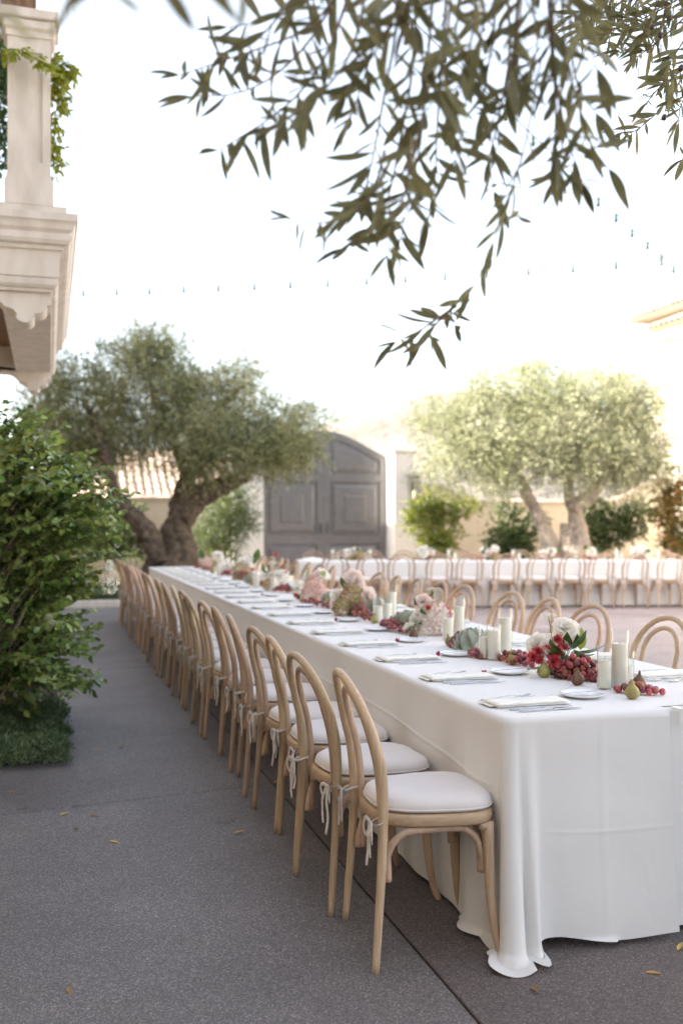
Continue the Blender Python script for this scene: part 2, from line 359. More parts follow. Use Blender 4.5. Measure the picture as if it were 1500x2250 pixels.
def slab(poly):
    mb = MB(); n = len(poly); c = .004
    cx = sum(p[0] for p in poly) / n; cy = sum(p[1] for p in poly) / n
    V = [(x, y, -.03) for x, y in poly] + [(x, y, -.003) for x, y in poly]
    q = []
    for x, y in poly:
        dx, dy = cx - x, cy - y; q.append((x + .004 * (1 if dx > 0 else -1), y + .004 * (1 if dy > 0 else -1), 0.0))
    V += q; F = []
    for k in range(2):
        for i in range(n): j = (i + 1) % n; F.append((k * n + i, k * n + j, k * n + n + j, k * n + n + i))
    F.append(tuple(range(2 * n, 3 * n)))
    mb.add(V, F); return mb.build('paving_slab', M_paving if cx < 1.14 else M_paving2 if cx < 4.75 else M_paving_sheen, bed, smooth=False)
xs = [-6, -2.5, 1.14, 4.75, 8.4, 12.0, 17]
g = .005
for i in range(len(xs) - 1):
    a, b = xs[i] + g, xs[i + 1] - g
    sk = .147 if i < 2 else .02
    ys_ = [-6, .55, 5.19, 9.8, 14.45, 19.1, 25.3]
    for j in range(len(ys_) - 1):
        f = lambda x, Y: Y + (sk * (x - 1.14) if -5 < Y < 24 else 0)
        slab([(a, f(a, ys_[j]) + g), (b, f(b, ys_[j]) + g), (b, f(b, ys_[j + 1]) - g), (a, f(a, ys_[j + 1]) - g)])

# planting beds
tag(sheet('planting_bed', -1.2, .06, 5.98, 9.5, .004, M_soil), 'dark soil under the tall shrub beside the path', kind='structure')
pb = tag(sheet('planting_bed', -1.2, 4.9, 17.2, 25.1, .004, M_soil), 'planting bed round the big shaded olive tree', kind='structure')
tag(sheet('planting_bed', 9.4, 16, 20.8, 25.1, .004, M_soil), 'planting bed along the far garden wall', kind='structure')
mb = MB(); mb.box(-1.2, 5.02, 17.04, 17.18, -.02, .11, .012); mb.box(4.9, 5.02, 17.181, 25.0, -.02, .108, .012)
tag(mb.build('kerb', M_stone, smooth=False), 'pale stone kerb edging the olive tree bed', kind='structure')

# the hill beyond the gate
def hill():
    us = np.linspace(-300, 2100, 80); top = np.interp(us, [-300, 300, 600, 660, 730, 800, 850, 905, 1000, 1200, 1420, 1700, 2100],
                                                    [1090, 1040, 990, 965, 937, 912, 895, 886, 880, 895, 960, 1020, 1080])
    rows = []
    for k, t in enumerate(np.linspace(0, 1, 34)):
        d = 70 + 110 * t + max(0, t - .75) * 260
        r = []
        for u, v in zip(us, top):
            zt = CH + (HOR - v) / FPX * 156
            s = math.sin(min(t / .78, 1) * PI / 2) ** 1.15
            if t > .78: s *= 1 - (t - .78) * 1.6
            z = -1 + (zt + 1) * s
            p = c2w((u - 750) / FPX * 180 * (.55 + .45 * d / 180), d)
            z += (mnoise.noise(Vector((p.x * .05, p.y * .05, 1))) * 1.3 + mnoise.noise(Vector((p.x * .16, p.y * .16, 4))) * .5) * s * (t < .7)
            r.append((p.x, p.y, z))
        rows.append(r)
    mb = MB(); mb.grid(rows); return tag(mb.build('hill', M_hill), 'pale dry hillside rising beyond the gate', kind='structure')
hill()
def scatter_leaves(C, L, W, rg, per=4, droop=0.0, out=None):
    """n little pointed quads around centres C with random facing; out: preferred direction"""
    n = len(C); D = rg.normal(size=(n, 3))
    if out is not None: D = D * .55 + out
    D[:, 2] -= droop; D /= np.linalg.norm(D, axis=1)[:, None] + 1e-9
    B = np.cross(D, rg.normal(size=(n, 3))); B /= np.linalg.norm(B, axis=1)[:, None] + 1e-9
    l = L * rg.uniform(.65, 1.25, n)[:, None]; w = W * rg.uniform(.7, 1.25, n)[:, None]
    return np.stack([C, C + D * l * .45 + B * w * .5, C + D * l, C + D * l * .45 - B * w * .5], 1)
hb = []
for i in range(70):
    u = rg_u = rng.uniform(690, 1010); t = rng.uniform(.72, 1.02) if i < 52 else rng.uniform(.3, .7)
    v = np.interp(u, [690, 730, 800, 850, 905, 1010], [953, 937, 912, 895, 886, 880])
    d = 155 if t > .7 else 140
    p = at_d(u, v + (4 if t > .7 else rng.uniform(12, 45)), d)
    r = rng.uniform(.5, 1.5); m_ = 260
    dirs = rng.normal(size=(m_, 3)); dirs /= np.linalg.norm(dirs, axis=1)[:, None]
    hb.append(scatter_leaves(np.array(p) + dirs * r * rng.uniform(.4, 1, (m_, 1)) * np.array([1.3, 1, .8]), .5, .35, rng))
tag(inst('hillside_scrub', quads_mesh('hillside_scrub', np.vstack(hb), M_bush)), 'green scrub dotted along the hill ridge', kind='stuff')

# ================================================================== BUILDINGS, WALLS, GATE
# villa on the path side: only its balcony is in the frame, its wall stands just outside it
villa = empty('villa', (-1.2, 7, 0), 0, 'pale villa with moulded stone balcony overhanging the leafy shrub', 'villa')
vm = Matrix.Translation((1.2, -7, 0))
def vbuild(mb, name, m, parent=None, smooth=False, sharp=None):
    o = mb.build(name, m, None, smooth, sharp); o.parent = parent or villa
    o.matrix_basis = vm if not parent else Matrix()
    return o
mb = MB(); mb.box(-9, -1.2, -9, 22.5, -.04, 7.75); vbuild(mb, 'wall', M_stucco)
mb = MB(); mb.prism([(-9.3, 7.752), (-1.16, 7.752), (-1.16, 7.84), (-5, 9.2), (-9.3, 7.84)], -9.2, 22.54); vbuild(mb, 'roof', M_tile)
for y in (-3.5, .5, 4, 13.8, 17.6):
    for z0, z1 in ((.9, 2.4), (4.3, 6.0)):
        mb = MB()
        for (a, b, c, d) in ((y - .6, y + .6, z0 - .08, z0), (y - .6, y + .6, z1, z1 + .08), (y - .6, y - .52, z0, z1), (y + .52, y + .6, z0, z1), (y - .03, y + .03, z0, z1)):
            mb.box(-1.2, -1.12, a, b, c, d)
        w = vbuild(mb, 'window', M_stone)
        mb = MB(); mb.box(-1.198, -1.165, y - .52, y + .52, z0, z1); vbuild(mb, 'pane', M_pane, w)
YF, YB, XR = 7.24, 11.85, .19
prof = [(.075, 3.625), (.075, 3.565), (.0, 3.562), (.0, 3.508), (.012, 3.505), (.022, 3.485), (.03, 3.455), (.05, 3.438), (.056, 3.43), (.046, 3.415), (.046, 3.385), (.06, 3.36), (.085, 3.352),
        (.095, 3.352), (.098, 3.325), (.12, 3.322), (.125, 3.318), (.125, 3.135), (.138, 3.132), (.132, 3.115), (.138, 3.085), (.155, 3.066), (.175, 3.06), (.18, 3.04), (.2, 3.04), (.54, 3.04), (.54, 3.34)]
rows = [[(-1.25, YF + o, z), (XR - o, YF + o, z), (XR - o, YB - o, z), (-1.25, YB - o, z)] for o, z in prof]
mb = MB()
for k in range(len(rows) - 1):
    for i in range(3):
        mb.add([rows[k][i], rows[k][i + 1], rows[k + 1][i + 1], rows[k + 1][i]], [(3, 2, 1, 0)])
mb.add(rows[0], [(0, 1, 2, 3)]); mb.add(rows[-1], [(3, 2, 1, 0)])
balcony = vbuild(mb, 'balcony', M_stone, None, True, 28)
mb = MB(); mb.box(-1.19, XR - .545, YF + .545, YB - .545, 3.30, 3.335); vbuild(mb, 'soffit', M_timber, balcony)
def arc(cx, cz, r, a0, a1, n): return [(cx + r * math.cos(R(a0 + (a1 - a0) * i / n)), cz + r * math.sin(R(a0 + (a1 - a0) * i / n))) for i in range(n + 1)]
bp_ = [(-1.2, 3.039), (.0, 3.039), (.0, 3.0)] + arc(-.055, 2.965, .055, 40, -80, 6) + [(-.06, 2.905)] + arc(-.125, 2.89, .075, 5, -95, 7) + [(-.14, 2.812)] + arc(-.20, 2.775, .062, 25, -205, 10) \
     + [(-.27, 2.83), (-.285, 2.85)] + arc(-.72, 2.70, .42, 25, 100, 8) + [(-1.0, 3.0), (-1.2, 3.0)]
bp_ = [(x + (.03 if -1 < x < -.01 else 0), 3.039 - (3.039 - z) * .66) for x, z in bp_]
for y in (YF + .22, YB - .54):
    mb = MB(); mb.prism(bp_, y, y + .28); vbuild(mb, 'bracket', M_stone, balcony, True, 30)
# pier on the balcony corner
x0, x1, y0 = -.285, .005, 7.33
mb = MB()
mb.box(x0 - .02, x1 + .02, y0 - .02, y0 + .31, 3.625, 3.80); mb.box(x0 - .008, x1 + .008, y0 - .008, y0 + .298, 3.8, 3.84)
for (a, b, c, d) in ((x0, x0 + .055, 3.84, 4.80), (x1 - .055, x1, 3.84, 4.80), (x0 + .055, x1 - .055, 3.84, 3.93), (x0 + .055, x1 - .055, 4.70, 4.80)): mb.box(a, b, y0, y0 + .02, c, d)
mb.box(x0 + .002, x1 - .002, y0 + .0201, y0 + .27, 3.84, 4.80); mb.box(x1 - .002, x1, y0 + .07, y0 + .22, 3.95, 4.7)
mb.box(x0 - .012, x1 + .012, y0 - .012, y0 + .29, 4.80, 4.845); mb.box(x0 - .035, x1 + .035, y0 - .035, y0 + .31, 4.845, 4.92, .015); mb.box(x0 - .055, x1 + .055, y0 - .055, y0 + .33, 4.92, 4.985, .006)
vbuild(mb, 'pier', M_stone, balcony)
mb = MB(); mb.box(-1.19, x0 - .06, y0 + .05, y0 + .24, 4.84, 4.93, .012); vbuild(mb, 'handrail', M_stone, balcony)
mb = MB(); mb.box(x0 - .05, x0 + .19, y0 + .03, y0 + .25, 4.986, 7.3)
for k in range(3): mb.box(x0 - .03 + k * .075, x0 + .015 + k * .075, y0 + .016, y0 + .0299, 4.987, 7.29)
vbuild(mb, 'post', M_timber, balcony)

# garden wall, gate, lantern
GX0, GX1, GC = 5.25, 8.76, 7.0
def wall_run(name, label, pts, y0, y1, capm=True):
    """pts: (x, top z). stucco wall with a tile coping, each coping tile its own piece"""
    t = empty(name, (pts[0][0], (y0 + y1) / 2, 0), 0, label, 'garden wall')
    off = Matrix.Translation((-pts[0][0], -(y0 + y1) / 2, 0))
    mb = MB(); mb.prism([(pts[0][0], -.04)] + [(pts[-1][0], -.04)] + [(x, z) for x, z in pts[::-1]], y0, y1)
    o = mb.build('wall', M_stucco, None, False); o.parent = t; o.matrix_basis = off
    # coping tiles
    P = np.array(pts); L = np.concatenate([[0], np.cumsum(np.hypot(*np.diff(P, axis=0).T))])
    tm = MB(); w2 = (y1 - y0) / 2 + .06
    prof = [(w2 * math.cos(a), .085 * math.sin(a)) for a in np.linspace(0, PI, 9)]
    rows = [[(x, c, s + .003) for c, s in prof] for x in (0, .36)]
    tm.grid(rows); tm.add([(0, c, s + .003) for c, s in prof], [tuple(range(9))]); tm.add([(.36, c, s * .9 + .003) for c, s in prof], [tuple(range(8, -1, -1))])
    me = tm.mesh('coping_tile', M_tile, False)
    q = 0
    while q < L[-1] - .05:
        x = np.interp(q, L, P[:, 0]); z = np.interp(q, L, P[:, 1]); x2 = np.interp(q + .3, L, P[:, 0]); z2 = np.interp(q + .3, L, P[:, 1])
        a = math.atan2(z2 - z, x2 - x) if x2 > x else 0
        inst('coping_tile', me, t, Matrix.Translation((x - pts[0][0], 0, z + .004)) @ Matrix.Rotation(-a - .03, 4, 'Y')); q += .345
    return t
sweep = [(9.54, 2.43), (10.0, 2.43)] + [(10.0 + 1.15 * s, 2.43 - .45 * (3 * s * s - 2 * s ** 3)) for s in np.linspace(.1, 1, 10)]
wall_run('garden_wall', 'cream garden wall sweeping down behind the sunlit olive tree', sweep + [(15.2, 1.98)] + [(15.2 + 2.2 * s, 1.98 + .75 * (3 * s * s - 2 * s ** 3)) for s in np.linspace(.1, 1, 8)], 25.2, 25.5)
wall_run('garden_wall', 'cream garden wall behind the shaded olive tree', [(-3, 2.02), (4.44, 2.02)], 25.2, 25.5)
def pillar(x0, x1, label):
    t = empty('gate_pillar', ((x0 + x1) / 2, 25.35, 0), 0, label, 'gate pillar'); h = (x1 - x0) / 2
    mb = MB(); mb.box(-h, h, -.35, .36, -.04, 3.30); mb.build('shaft', M_white, t, False)
    mb = MB(); mb.box(-h - .05, h + .05, -.40, .41, 3.302, 3.40, .012); mb.build('cap', M_white, t, False); return t
pillar(4.46, 5.24, 'white plastered gate pillar half hidden by the shaded olive tree')
pillar(8.77, 9.53, 'white plastered gate pillar carrying the wall lantern')
gate = empty('gate', (GC, 25.7, 0), 0, 'tall arched double gate with raised dark brown panels', 'gate')
HW = 1.745
def gz(x): return 3.24 + .64 * math.cos(min(1, abs(x) / HW) * PI / 2) ** 1.25
def panel(name, leaf, xa, xb, top, zb, y, d=.03, ch=.07):
    """raised panel with chamfered edge; top: function of x"""
    n = 9; xs_ = np.linspace(xa, xb, n); out = [(x, zb) for x in xs_] + [(x, top(x)) for x in xs_[::-1]]
    s = 1 if xb > xa else -1
    xi = np.linspace(xa + s * ch, xb - s * ch, n); inn = [(x, zb + ch) for x in xi] + [(x, top(x) - ch) for x in xi[::-1]]
    m_ = len(out); V = [(x, y, z) for x, z in out] + [(x, y - d, z) for x, z in inn]
    F = [(i, (i + 1) % m_, m_ + (i + 1) % m_, m_ + i) for i in range(m_)] + [tuple(range(m_, 2 * m_))]
    mb = MB(); mb.add(V, F)
    return mb.build(name, M_gate, leaf, False)
for s in (-1, 1):
    xs_ = np.linspace(.012, HW, 16)
    mb = MB(); mb.prism([(s * .012, .03), (s * HW, .03)] + [(s * x, gz(x)) for x in xs_[::-1]], -.03, .03)
    leaf = mb.build('gate_leaf', M_gate, gate, False)
    mb = MB(); f = [(.012, .17), (HW - .17, HW - .002)]
    for a, b in f:
        xx = np.linspace(a, b, 5); mb.prism([(s * x, .031) for x in xx] + [(s * x, gz(x) - .002) for x in xx[::-1]], -.075, -.0301)
    for z0, z1 in ((.031, .25), (.86, 1.08), (2.52, 2.74)): mb.box(min(s * .1701, s * (HW - .1701)), max(s * .1701, s * (HW - .1701)), -.072, -.0301, z0, z1)
    xx = np.linspace(.1701, HW - .1701, 12); mb.prism([(s * x, gz(x) - .20) for x in xx] + [(s * x, gz(x) - .003) for x in xx[::-1]], -.072, -.0301)
    mb.build('stile_and_rail', M_gate, leaf, False)
    a, b = s * .23, s * (HW - .23)
    panel('panel', leaf, a, b, lambda x: 2.46, 1.14, -.031, .05, .09); panel('panel', leaf, a, b, lambda x: .80, .31, -.031, .05, .09)
    panel('panel', leaf, a, b, lambda x: gz(x) - .26, 2.80, -.031, .05, .09)
    c = s * .87; panel('boss_panel', leaf, c - s * .31, c + s * .31, lambda x: 2.16, 1.42, -.0815, .022, .03)
    mb = MB(); mb.tube([(s * .09, -.078, 1.15), (s * .09, -.13, 1.15), (s * .09, -.13, 1.4), (s * .09, -.078, 1.4)], .014, 8); mb.build('handle', M_iron, leaf)
lan = empty('wall_lantern', (9.27, 24.99, 2.0), 0, 'glass lantern mounted on the white gate pillar', 'lantern')
mb = MB()
for x in (-.13, .115):
    for y in (-.29, -.06): mb.box(x, x + .018, y, y + .018, .0, .62)
mb.box(-.135, .137, -.295, -.037, -.03, -.0005); mb.box(-.135, .137, -.295, -.037, .6205, .65); mb.lathe([(.16, .651), (.03, .78), (.02, .84), (.005, .86)], 4, (.0, -.166, 0)); mb.box(-.04, .04, -.04, -.001, .2, .5)
mb.build('frame', M_iron, lan, False)
mb = MB(); mb.box(-.128, .128, -.286, -.046, .001, .619); mb.build('glass', M_glass, lan, False)
mb = MB(); mb.lathe([(.04, .0015), (.04, .26), (.01, .265)], 12, (0, -.166, 0)); mb.build('candle', M_wax, lan)

# tiled outbuilding behind the wall
def tile_mesh(w=.215, l=.42, t=.02):
    mb = MB(); n = 7; A = np.linspace(0, PI, n)
    for k, (x, sc) in enumerate(((0, 1), (l, .86))):
        pass
    P = [[(x, w / 2 * sc * math.cos(a), w * .40 * sc * math.sin(a) + .0) for a in A] for x, sc in ((0, 1), (l, .86))]
    mb.grid(P); mb.add(P[0] + [(0, y * .82, z * .80) for _, y, z in P[0]], [(i, i + 1, n + i + 1, n + i) for i in range(n - 1)])
    return mb.mesh('roof_tile', M_tile, True)
TM = tile_mesh()
ob = empty('outbuilding', (3.3, 28.5, 0), 0, 'low outbuilding with sunlit clay tile roof behind the wall', 'outbuilding')
mb = MB(); mb.box(-2.6, 2.3, -1.2, 4, -.04, 2.12); mb.build('wall', M_white, ob, False)
A0 = math.atan2(1.45, 2.6)
mb = MB(); mb.prism([(-1.55, 2.13), (1.05, 3.58), (3.9, 2.13), (3.9, 2.08), (-1.55, 2.08)], -2.8, 2.5, 'x'); mb.build('roof', M_tile, ob, False)
for c in range(24):
    for r in range(8):
        s0 = .355 * r - .05
        Mx = Matrix.Translation((-2.7 + .22 * c, -1.55 + s0 * math.cos(A0), 2.145 + s0 * math.sin(A0))) @ Matrix.Rotation(A0 - .04, 4, 'X') @ Matrix.Rotation(PI / 2, 4, 'Z')
        inst('roof_tile', TM, ob, Mx)
# white house at the courtyard side
hs_ = empty('house', (16, 14, 0), 0, 'white two storey house with clay tile eaves beyond the olive tree', 'house')
H = Matrix.Translation((-16, -14, 0))
def hb_(mb, name, m, parent=None, smooth=False):
    o = mb.build(name, m, None, smooth); o.parent = parent or hs_; o.matrix_basis = H if not parent else Matrix(); return o
mb = MB(); mb.box(16, 25, -6, 23.2, -.04, 6.55); hb_(mb, 'wall', M_cream)
mb = MB(); mb.box(18, 25, 23.21, 27.2, -.04, 7.7); hb_(mb, 'tower', M_white)
mb = MB(); mb.prism([(15.45, 6.63), (15.5, 6.56), (25.4, 6.56), (25.4, 6.7), (20.5, 8.6)], -6.4, 23.55); rf = hb_(mb, 'roof', M_tile)
mb = MB(); mb.prism([(15.7, 6.36), (15.98, 6.2), (15.98, 6.555), (15.56, 6.555)], -6.2, 23.4); hb_(mb, 'cornice', M_stone)
mb = MB(); mb.prism([(17.45, 7.79), (17.5, 7.72), (25.5, 7.72), (25.5, 7.9), (21.5, 9.3)], 23.0, 27.6); rf2 = hb_(mb, 'roof', M_tile)
a1 = math.atan2(1.97, 5.05); a2 = math.atan2(1.5, 4.05)
for c in range(13):
    for r in range(7):
        s0 = .36 * r - .08
        inst('roof_tile', TM, rf, Matrix.Translation((15.45 + s0 * math.cos(a1), 23.45 - .24 * c, 6.65 + s0 * math.sin(a1))) @ Matrix.Rotation(-a1 + .04, 4, 'Y'))
        inst('roof_tile', TM, rf2, Matrix.Translation((17.45 + s0 * math.cos(a2), 27.5 - .24 * c, 7.81 + s0 * math.sin(a2))) @ Matrix.Rotation(-a2 + .04, 4, 'Y'))
for y in (2, 6, 10, 14, 18):
    for z0, z1 in ((1.0, 2.5), (4.0, 5.5)):
        mb = MB(); mb.box(15.94, 16, y - .6, y + .6, z0 - .08, z0); mb.box(15.94, 16, y - .6, y + .6, z1, z1 + .08); mb.box(15.94, 16, y - .6, y - .52, z0, z1); mb.box(15.94, 16, y + .52, y + .6, z0, z1)
        w = hb_(mb, 'window', M_stone); mb = MB(); mb.box(15.97, 15.998, y - .52, y + .52, z0, z1); hb_(mb, 'pane', M_pane, w)

# ================================================================== TREES AND PLANTS OF THE BACKGROUND
def crown_sprigs(blobs, n, leaf, width, rg, per=9, sprig=.3, shell=.5, droop=.25, clumps=8, loose=.22):
    """blobs: (u, v, d, ru, rv px, depth m). Each blob breaks into smaller clumps with gaps between; leaves sit on little sprigs, denser to the outside"""
    parts = []
    for (u, v, d, ru, rv, rd) in blobs:
        c = np.array(at_d(u, v, d)); A = np.array([np.array([CX, -SX, 0]) * (ru / FPX * d), np.array([SX, CX, 0]) * rd, np.array([0, 0, rv / FPX * d])])
        parts.append((c, A, ru * rv * loose, .5))
        for k in range(clumps):
            D = rg.normal(size=3); D /= np.linalg.norm(D); s = rg.uniform(.30, .52)
            parts.append((c + (D * rg.uniform(.45, .98)) @ A, A * s * rg.uniform(.8, 1.2, (3, 1)), ru * rv * (1 - loose) / clumps * (s / .4) ** 2, shell))
    tot = sum(p[2] for p in parts); out = []
    for c, A, w, sh in parts:
        k = int(w / tot * n / per) + 1
        D = rg.normal(size=(k, 3)); D /= np.linalg.norm(D, axis=1)[:, None]
        base = c + (D @ A) * (rg.uniform(0, 1, k) ** sh)[:, None]
        dr = D * .9 + rg.normal(size=(k, 3)) * .5; dr[:, 2] += .25 - droop; dr /= np.linalg.norm(dr, axis=1)[:, None]
        for j in range(per):
            t = (j + .5) / per; C = base + dr * sprig * t * rg.uniform(.6, 1.4, (k, 1)); C[:, 2] -= droop * sprig * t * t
            out.append(scatter_leaves(C, leaf, width, rg, out=dr * .9))
    return np.vstack(out)
def trunk_mb(paths, n=26, rough=.34, rs=4.5):
    mb = MB()
    for pts, rad in paths: mb.tube(spline([tuple(p) for p in pts], max(14, 12 * len(pts))), rad, n, rough=rough, rs=rs)
    return mb
def tree(name, label, cat, base, trunks, blobs, n, leaf, width, m, rg, sprig=.3, shell=.5, droop=.25, bark=None, group=None, clumps=8, loose=.22):
    t = empty(name, base, 0, label, cat, group); off = Matrix.Translation(-Vector(base))
    for i, (nm, paths) in enumerate(trunks):
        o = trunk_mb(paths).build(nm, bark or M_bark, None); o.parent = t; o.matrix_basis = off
    o = inst('crown', quads_mesh('crown', crown_sprigs(blobs, n, leaf, width, rg, sprig=sprig, shell=shell, droop=droop, clumps=clumps, loose=loose), m)); o.parent = t; o.matrix_basis = off
    o['kind'] = 'stuff'; return t
def px(d, *uv): return [at_d(u, v, d) for u, v in uv]
d = 20.0; g0 = HOR + CH * FPX / d
b1 = at_d(372, g0, d)
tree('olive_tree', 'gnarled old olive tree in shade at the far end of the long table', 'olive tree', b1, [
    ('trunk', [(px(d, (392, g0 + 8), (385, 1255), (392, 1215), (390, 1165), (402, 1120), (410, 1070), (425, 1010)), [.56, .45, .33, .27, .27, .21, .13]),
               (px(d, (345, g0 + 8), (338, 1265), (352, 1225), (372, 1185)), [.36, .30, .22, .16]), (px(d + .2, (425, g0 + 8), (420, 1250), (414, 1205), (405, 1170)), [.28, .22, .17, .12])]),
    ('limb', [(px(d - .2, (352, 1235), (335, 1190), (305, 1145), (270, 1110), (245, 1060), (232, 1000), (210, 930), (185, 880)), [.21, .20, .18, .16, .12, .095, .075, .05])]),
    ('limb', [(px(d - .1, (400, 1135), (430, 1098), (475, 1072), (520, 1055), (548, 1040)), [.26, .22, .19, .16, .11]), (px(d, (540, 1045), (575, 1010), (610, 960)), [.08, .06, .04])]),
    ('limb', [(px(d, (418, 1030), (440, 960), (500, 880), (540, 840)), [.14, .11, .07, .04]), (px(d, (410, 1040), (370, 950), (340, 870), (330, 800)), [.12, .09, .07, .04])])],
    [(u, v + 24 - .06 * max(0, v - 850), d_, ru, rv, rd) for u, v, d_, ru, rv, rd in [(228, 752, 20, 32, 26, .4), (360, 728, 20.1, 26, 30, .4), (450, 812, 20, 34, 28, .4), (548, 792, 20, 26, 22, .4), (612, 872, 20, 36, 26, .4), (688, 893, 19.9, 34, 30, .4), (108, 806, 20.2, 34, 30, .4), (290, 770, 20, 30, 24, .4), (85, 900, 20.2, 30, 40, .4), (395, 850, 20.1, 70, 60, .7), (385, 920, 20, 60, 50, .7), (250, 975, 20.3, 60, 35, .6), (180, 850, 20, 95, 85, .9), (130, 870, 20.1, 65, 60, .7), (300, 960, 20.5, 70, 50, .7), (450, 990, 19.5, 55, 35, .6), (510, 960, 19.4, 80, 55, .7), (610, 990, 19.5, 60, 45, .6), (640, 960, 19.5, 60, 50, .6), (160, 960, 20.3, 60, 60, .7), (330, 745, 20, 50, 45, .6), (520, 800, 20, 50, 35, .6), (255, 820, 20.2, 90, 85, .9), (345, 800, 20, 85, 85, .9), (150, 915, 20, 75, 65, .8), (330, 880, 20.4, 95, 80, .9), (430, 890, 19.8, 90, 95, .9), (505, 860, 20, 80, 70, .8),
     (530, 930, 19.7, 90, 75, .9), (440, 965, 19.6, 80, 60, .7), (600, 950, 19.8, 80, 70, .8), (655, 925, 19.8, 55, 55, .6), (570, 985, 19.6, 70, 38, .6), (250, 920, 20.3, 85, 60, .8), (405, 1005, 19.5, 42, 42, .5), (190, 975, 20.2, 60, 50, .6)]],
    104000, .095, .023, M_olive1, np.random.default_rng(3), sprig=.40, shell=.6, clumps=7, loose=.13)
d = 22.5; g0 = HOR + CH * FPX / d
b2 = at_d(1240, g0, d)
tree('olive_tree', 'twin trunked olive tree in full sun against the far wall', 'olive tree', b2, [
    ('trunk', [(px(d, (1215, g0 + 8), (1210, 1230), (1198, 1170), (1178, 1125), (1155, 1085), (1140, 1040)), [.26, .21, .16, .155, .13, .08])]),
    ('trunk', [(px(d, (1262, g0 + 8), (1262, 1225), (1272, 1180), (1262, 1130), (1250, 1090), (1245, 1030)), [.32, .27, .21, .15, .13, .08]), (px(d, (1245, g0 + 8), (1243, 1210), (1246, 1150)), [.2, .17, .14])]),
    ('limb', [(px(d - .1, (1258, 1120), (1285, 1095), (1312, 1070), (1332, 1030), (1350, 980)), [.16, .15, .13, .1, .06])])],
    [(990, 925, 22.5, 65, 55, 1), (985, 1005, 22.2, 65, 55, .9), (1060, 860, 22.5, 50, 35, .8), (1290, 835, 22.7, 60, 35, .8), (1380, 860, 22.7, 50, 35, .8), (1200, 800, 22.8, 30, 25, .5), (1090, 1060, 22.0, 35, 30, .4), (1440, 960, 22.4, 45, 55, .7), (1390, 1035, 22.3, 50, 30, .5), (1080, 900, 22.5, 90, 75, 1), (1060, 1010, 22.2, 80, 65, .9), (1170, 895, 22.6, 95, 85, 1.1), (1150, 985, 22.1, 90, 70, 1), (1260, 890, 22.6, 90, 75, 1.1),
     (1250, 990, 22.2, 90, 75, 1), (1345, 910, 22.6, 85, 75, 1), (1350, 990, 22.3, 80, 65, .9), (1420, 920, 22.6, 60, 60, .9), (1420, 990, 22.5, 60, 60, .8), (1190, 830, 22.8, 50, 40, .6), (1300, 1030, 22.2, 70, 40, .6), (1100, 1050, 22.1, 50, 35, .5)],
    84000, .105, .027, M_olive2, np.random.default_rng(4), sprig=.52, shell=.62, clumps=6, loose=.12, bark=M_bark_sunlit)
def bush(name, label, cat, u, v0, d, blobs, n, leaf, width, m, seed, stems=3, sprig=.16):
    p = at_d(u, v0, d); p.z = 0.0
    tr = [('stem', [([p + Vector((.05 * k, .03 * k, 0)), p + Vector((.12 * (k - 1), .04, .4)), at_d(blobs[k % len(blobs)][0], blobs[k % len(blobs)][1], blobs[k % len(blobs)][2])], [.04, .03, .012])]) for k in range(stems)]
    return tree(name, label, cat, p, tr, blobs, n, leaf, width, m, np.random.default_rng(seed), sprig=sprig, shell=.5, droop=.1, bark=M_twig)
bush('shrub', 'yellow green shrub at the foot of the lantern pillar', 'shrub', 962, 1262, 24, [(935, 1110, 24, 38, 22, .4), (1005, 1110, 24, 38, 24, .4), (965, 1125, 24, 60, 45, .5), (965, 1175, 24, 55, 45, .5), (955, 1215, 24, 40, 35, .4), (910, 1150, 24, 25, 20, .3)], 9000, .09, .04, M_limebush, 21)
bush('shrub', 'round glossy shrub between the lime shrub and the sunlit olive trunk', 'shrub', 1125, 1262, 23.8, [(1125, 1165, 23.8, 58, 50, .6), (1115, 1200, 23.8, 52, 40, .5)], 9000, .08, .045, M_bush, 22)
bush('shrub', 'dense clipped shrub under the leaning limb of the sunlit olive tree', 'shrub', 1350, 1262, 24, [(1330, 1150, 24, 55, 50, .6), (1385, 1145, 24, 45, 40, .5), (1315, 1180, 24, 38, 30, .4)], 9000, .08, .045, M_bush, 23)
bush('citrus_tree', 'small citrus tree with orange tinted leaves by the white house', 'citrus tree', 1480, 1270, 22.5, [(1485, 1055, 22.5, 40, 45, .5), (1480, 1110, 22.5, 48, 45, .5), (1495, 1180, 22.5, 45, 40, .4)], 6500, .08, .045, M_orangebush, 24)
bush('shrub', 'small dark shrub under the citrus tree', 'shrub', 1475, 1262, 23, [(1472, 1200, 23, 30, 22, .3)], 2500, .07, .035, M_bush, 25)
bush('shrub', 'feathery evergreen shrub between the olive trunk and the gate pillar', 'shrub', 490, 1268, 23, [(480, 1140, 23, 50, 50, .5), (515, 1110, 23, 40, 35, .4), (475, 1195, 23, 50, 45, .5), (540, 1145, 23, 30, 25, .3), (500, 1085, 23, 30, 20, .3)], 11000, .10, .02, M_bush, 26, sprig=.3)
bush('shrub', 'dark shrub in the shade behind the leaning olive limb', 'shrub', 270, 1268, 23, [(250, 1150, 23, 55, 55, .5), (285, 1185, 23, 45, 40, .5), (200, 1180, 23, 60, 50, .5)], 10000, .09, .04, M_bush, 27)
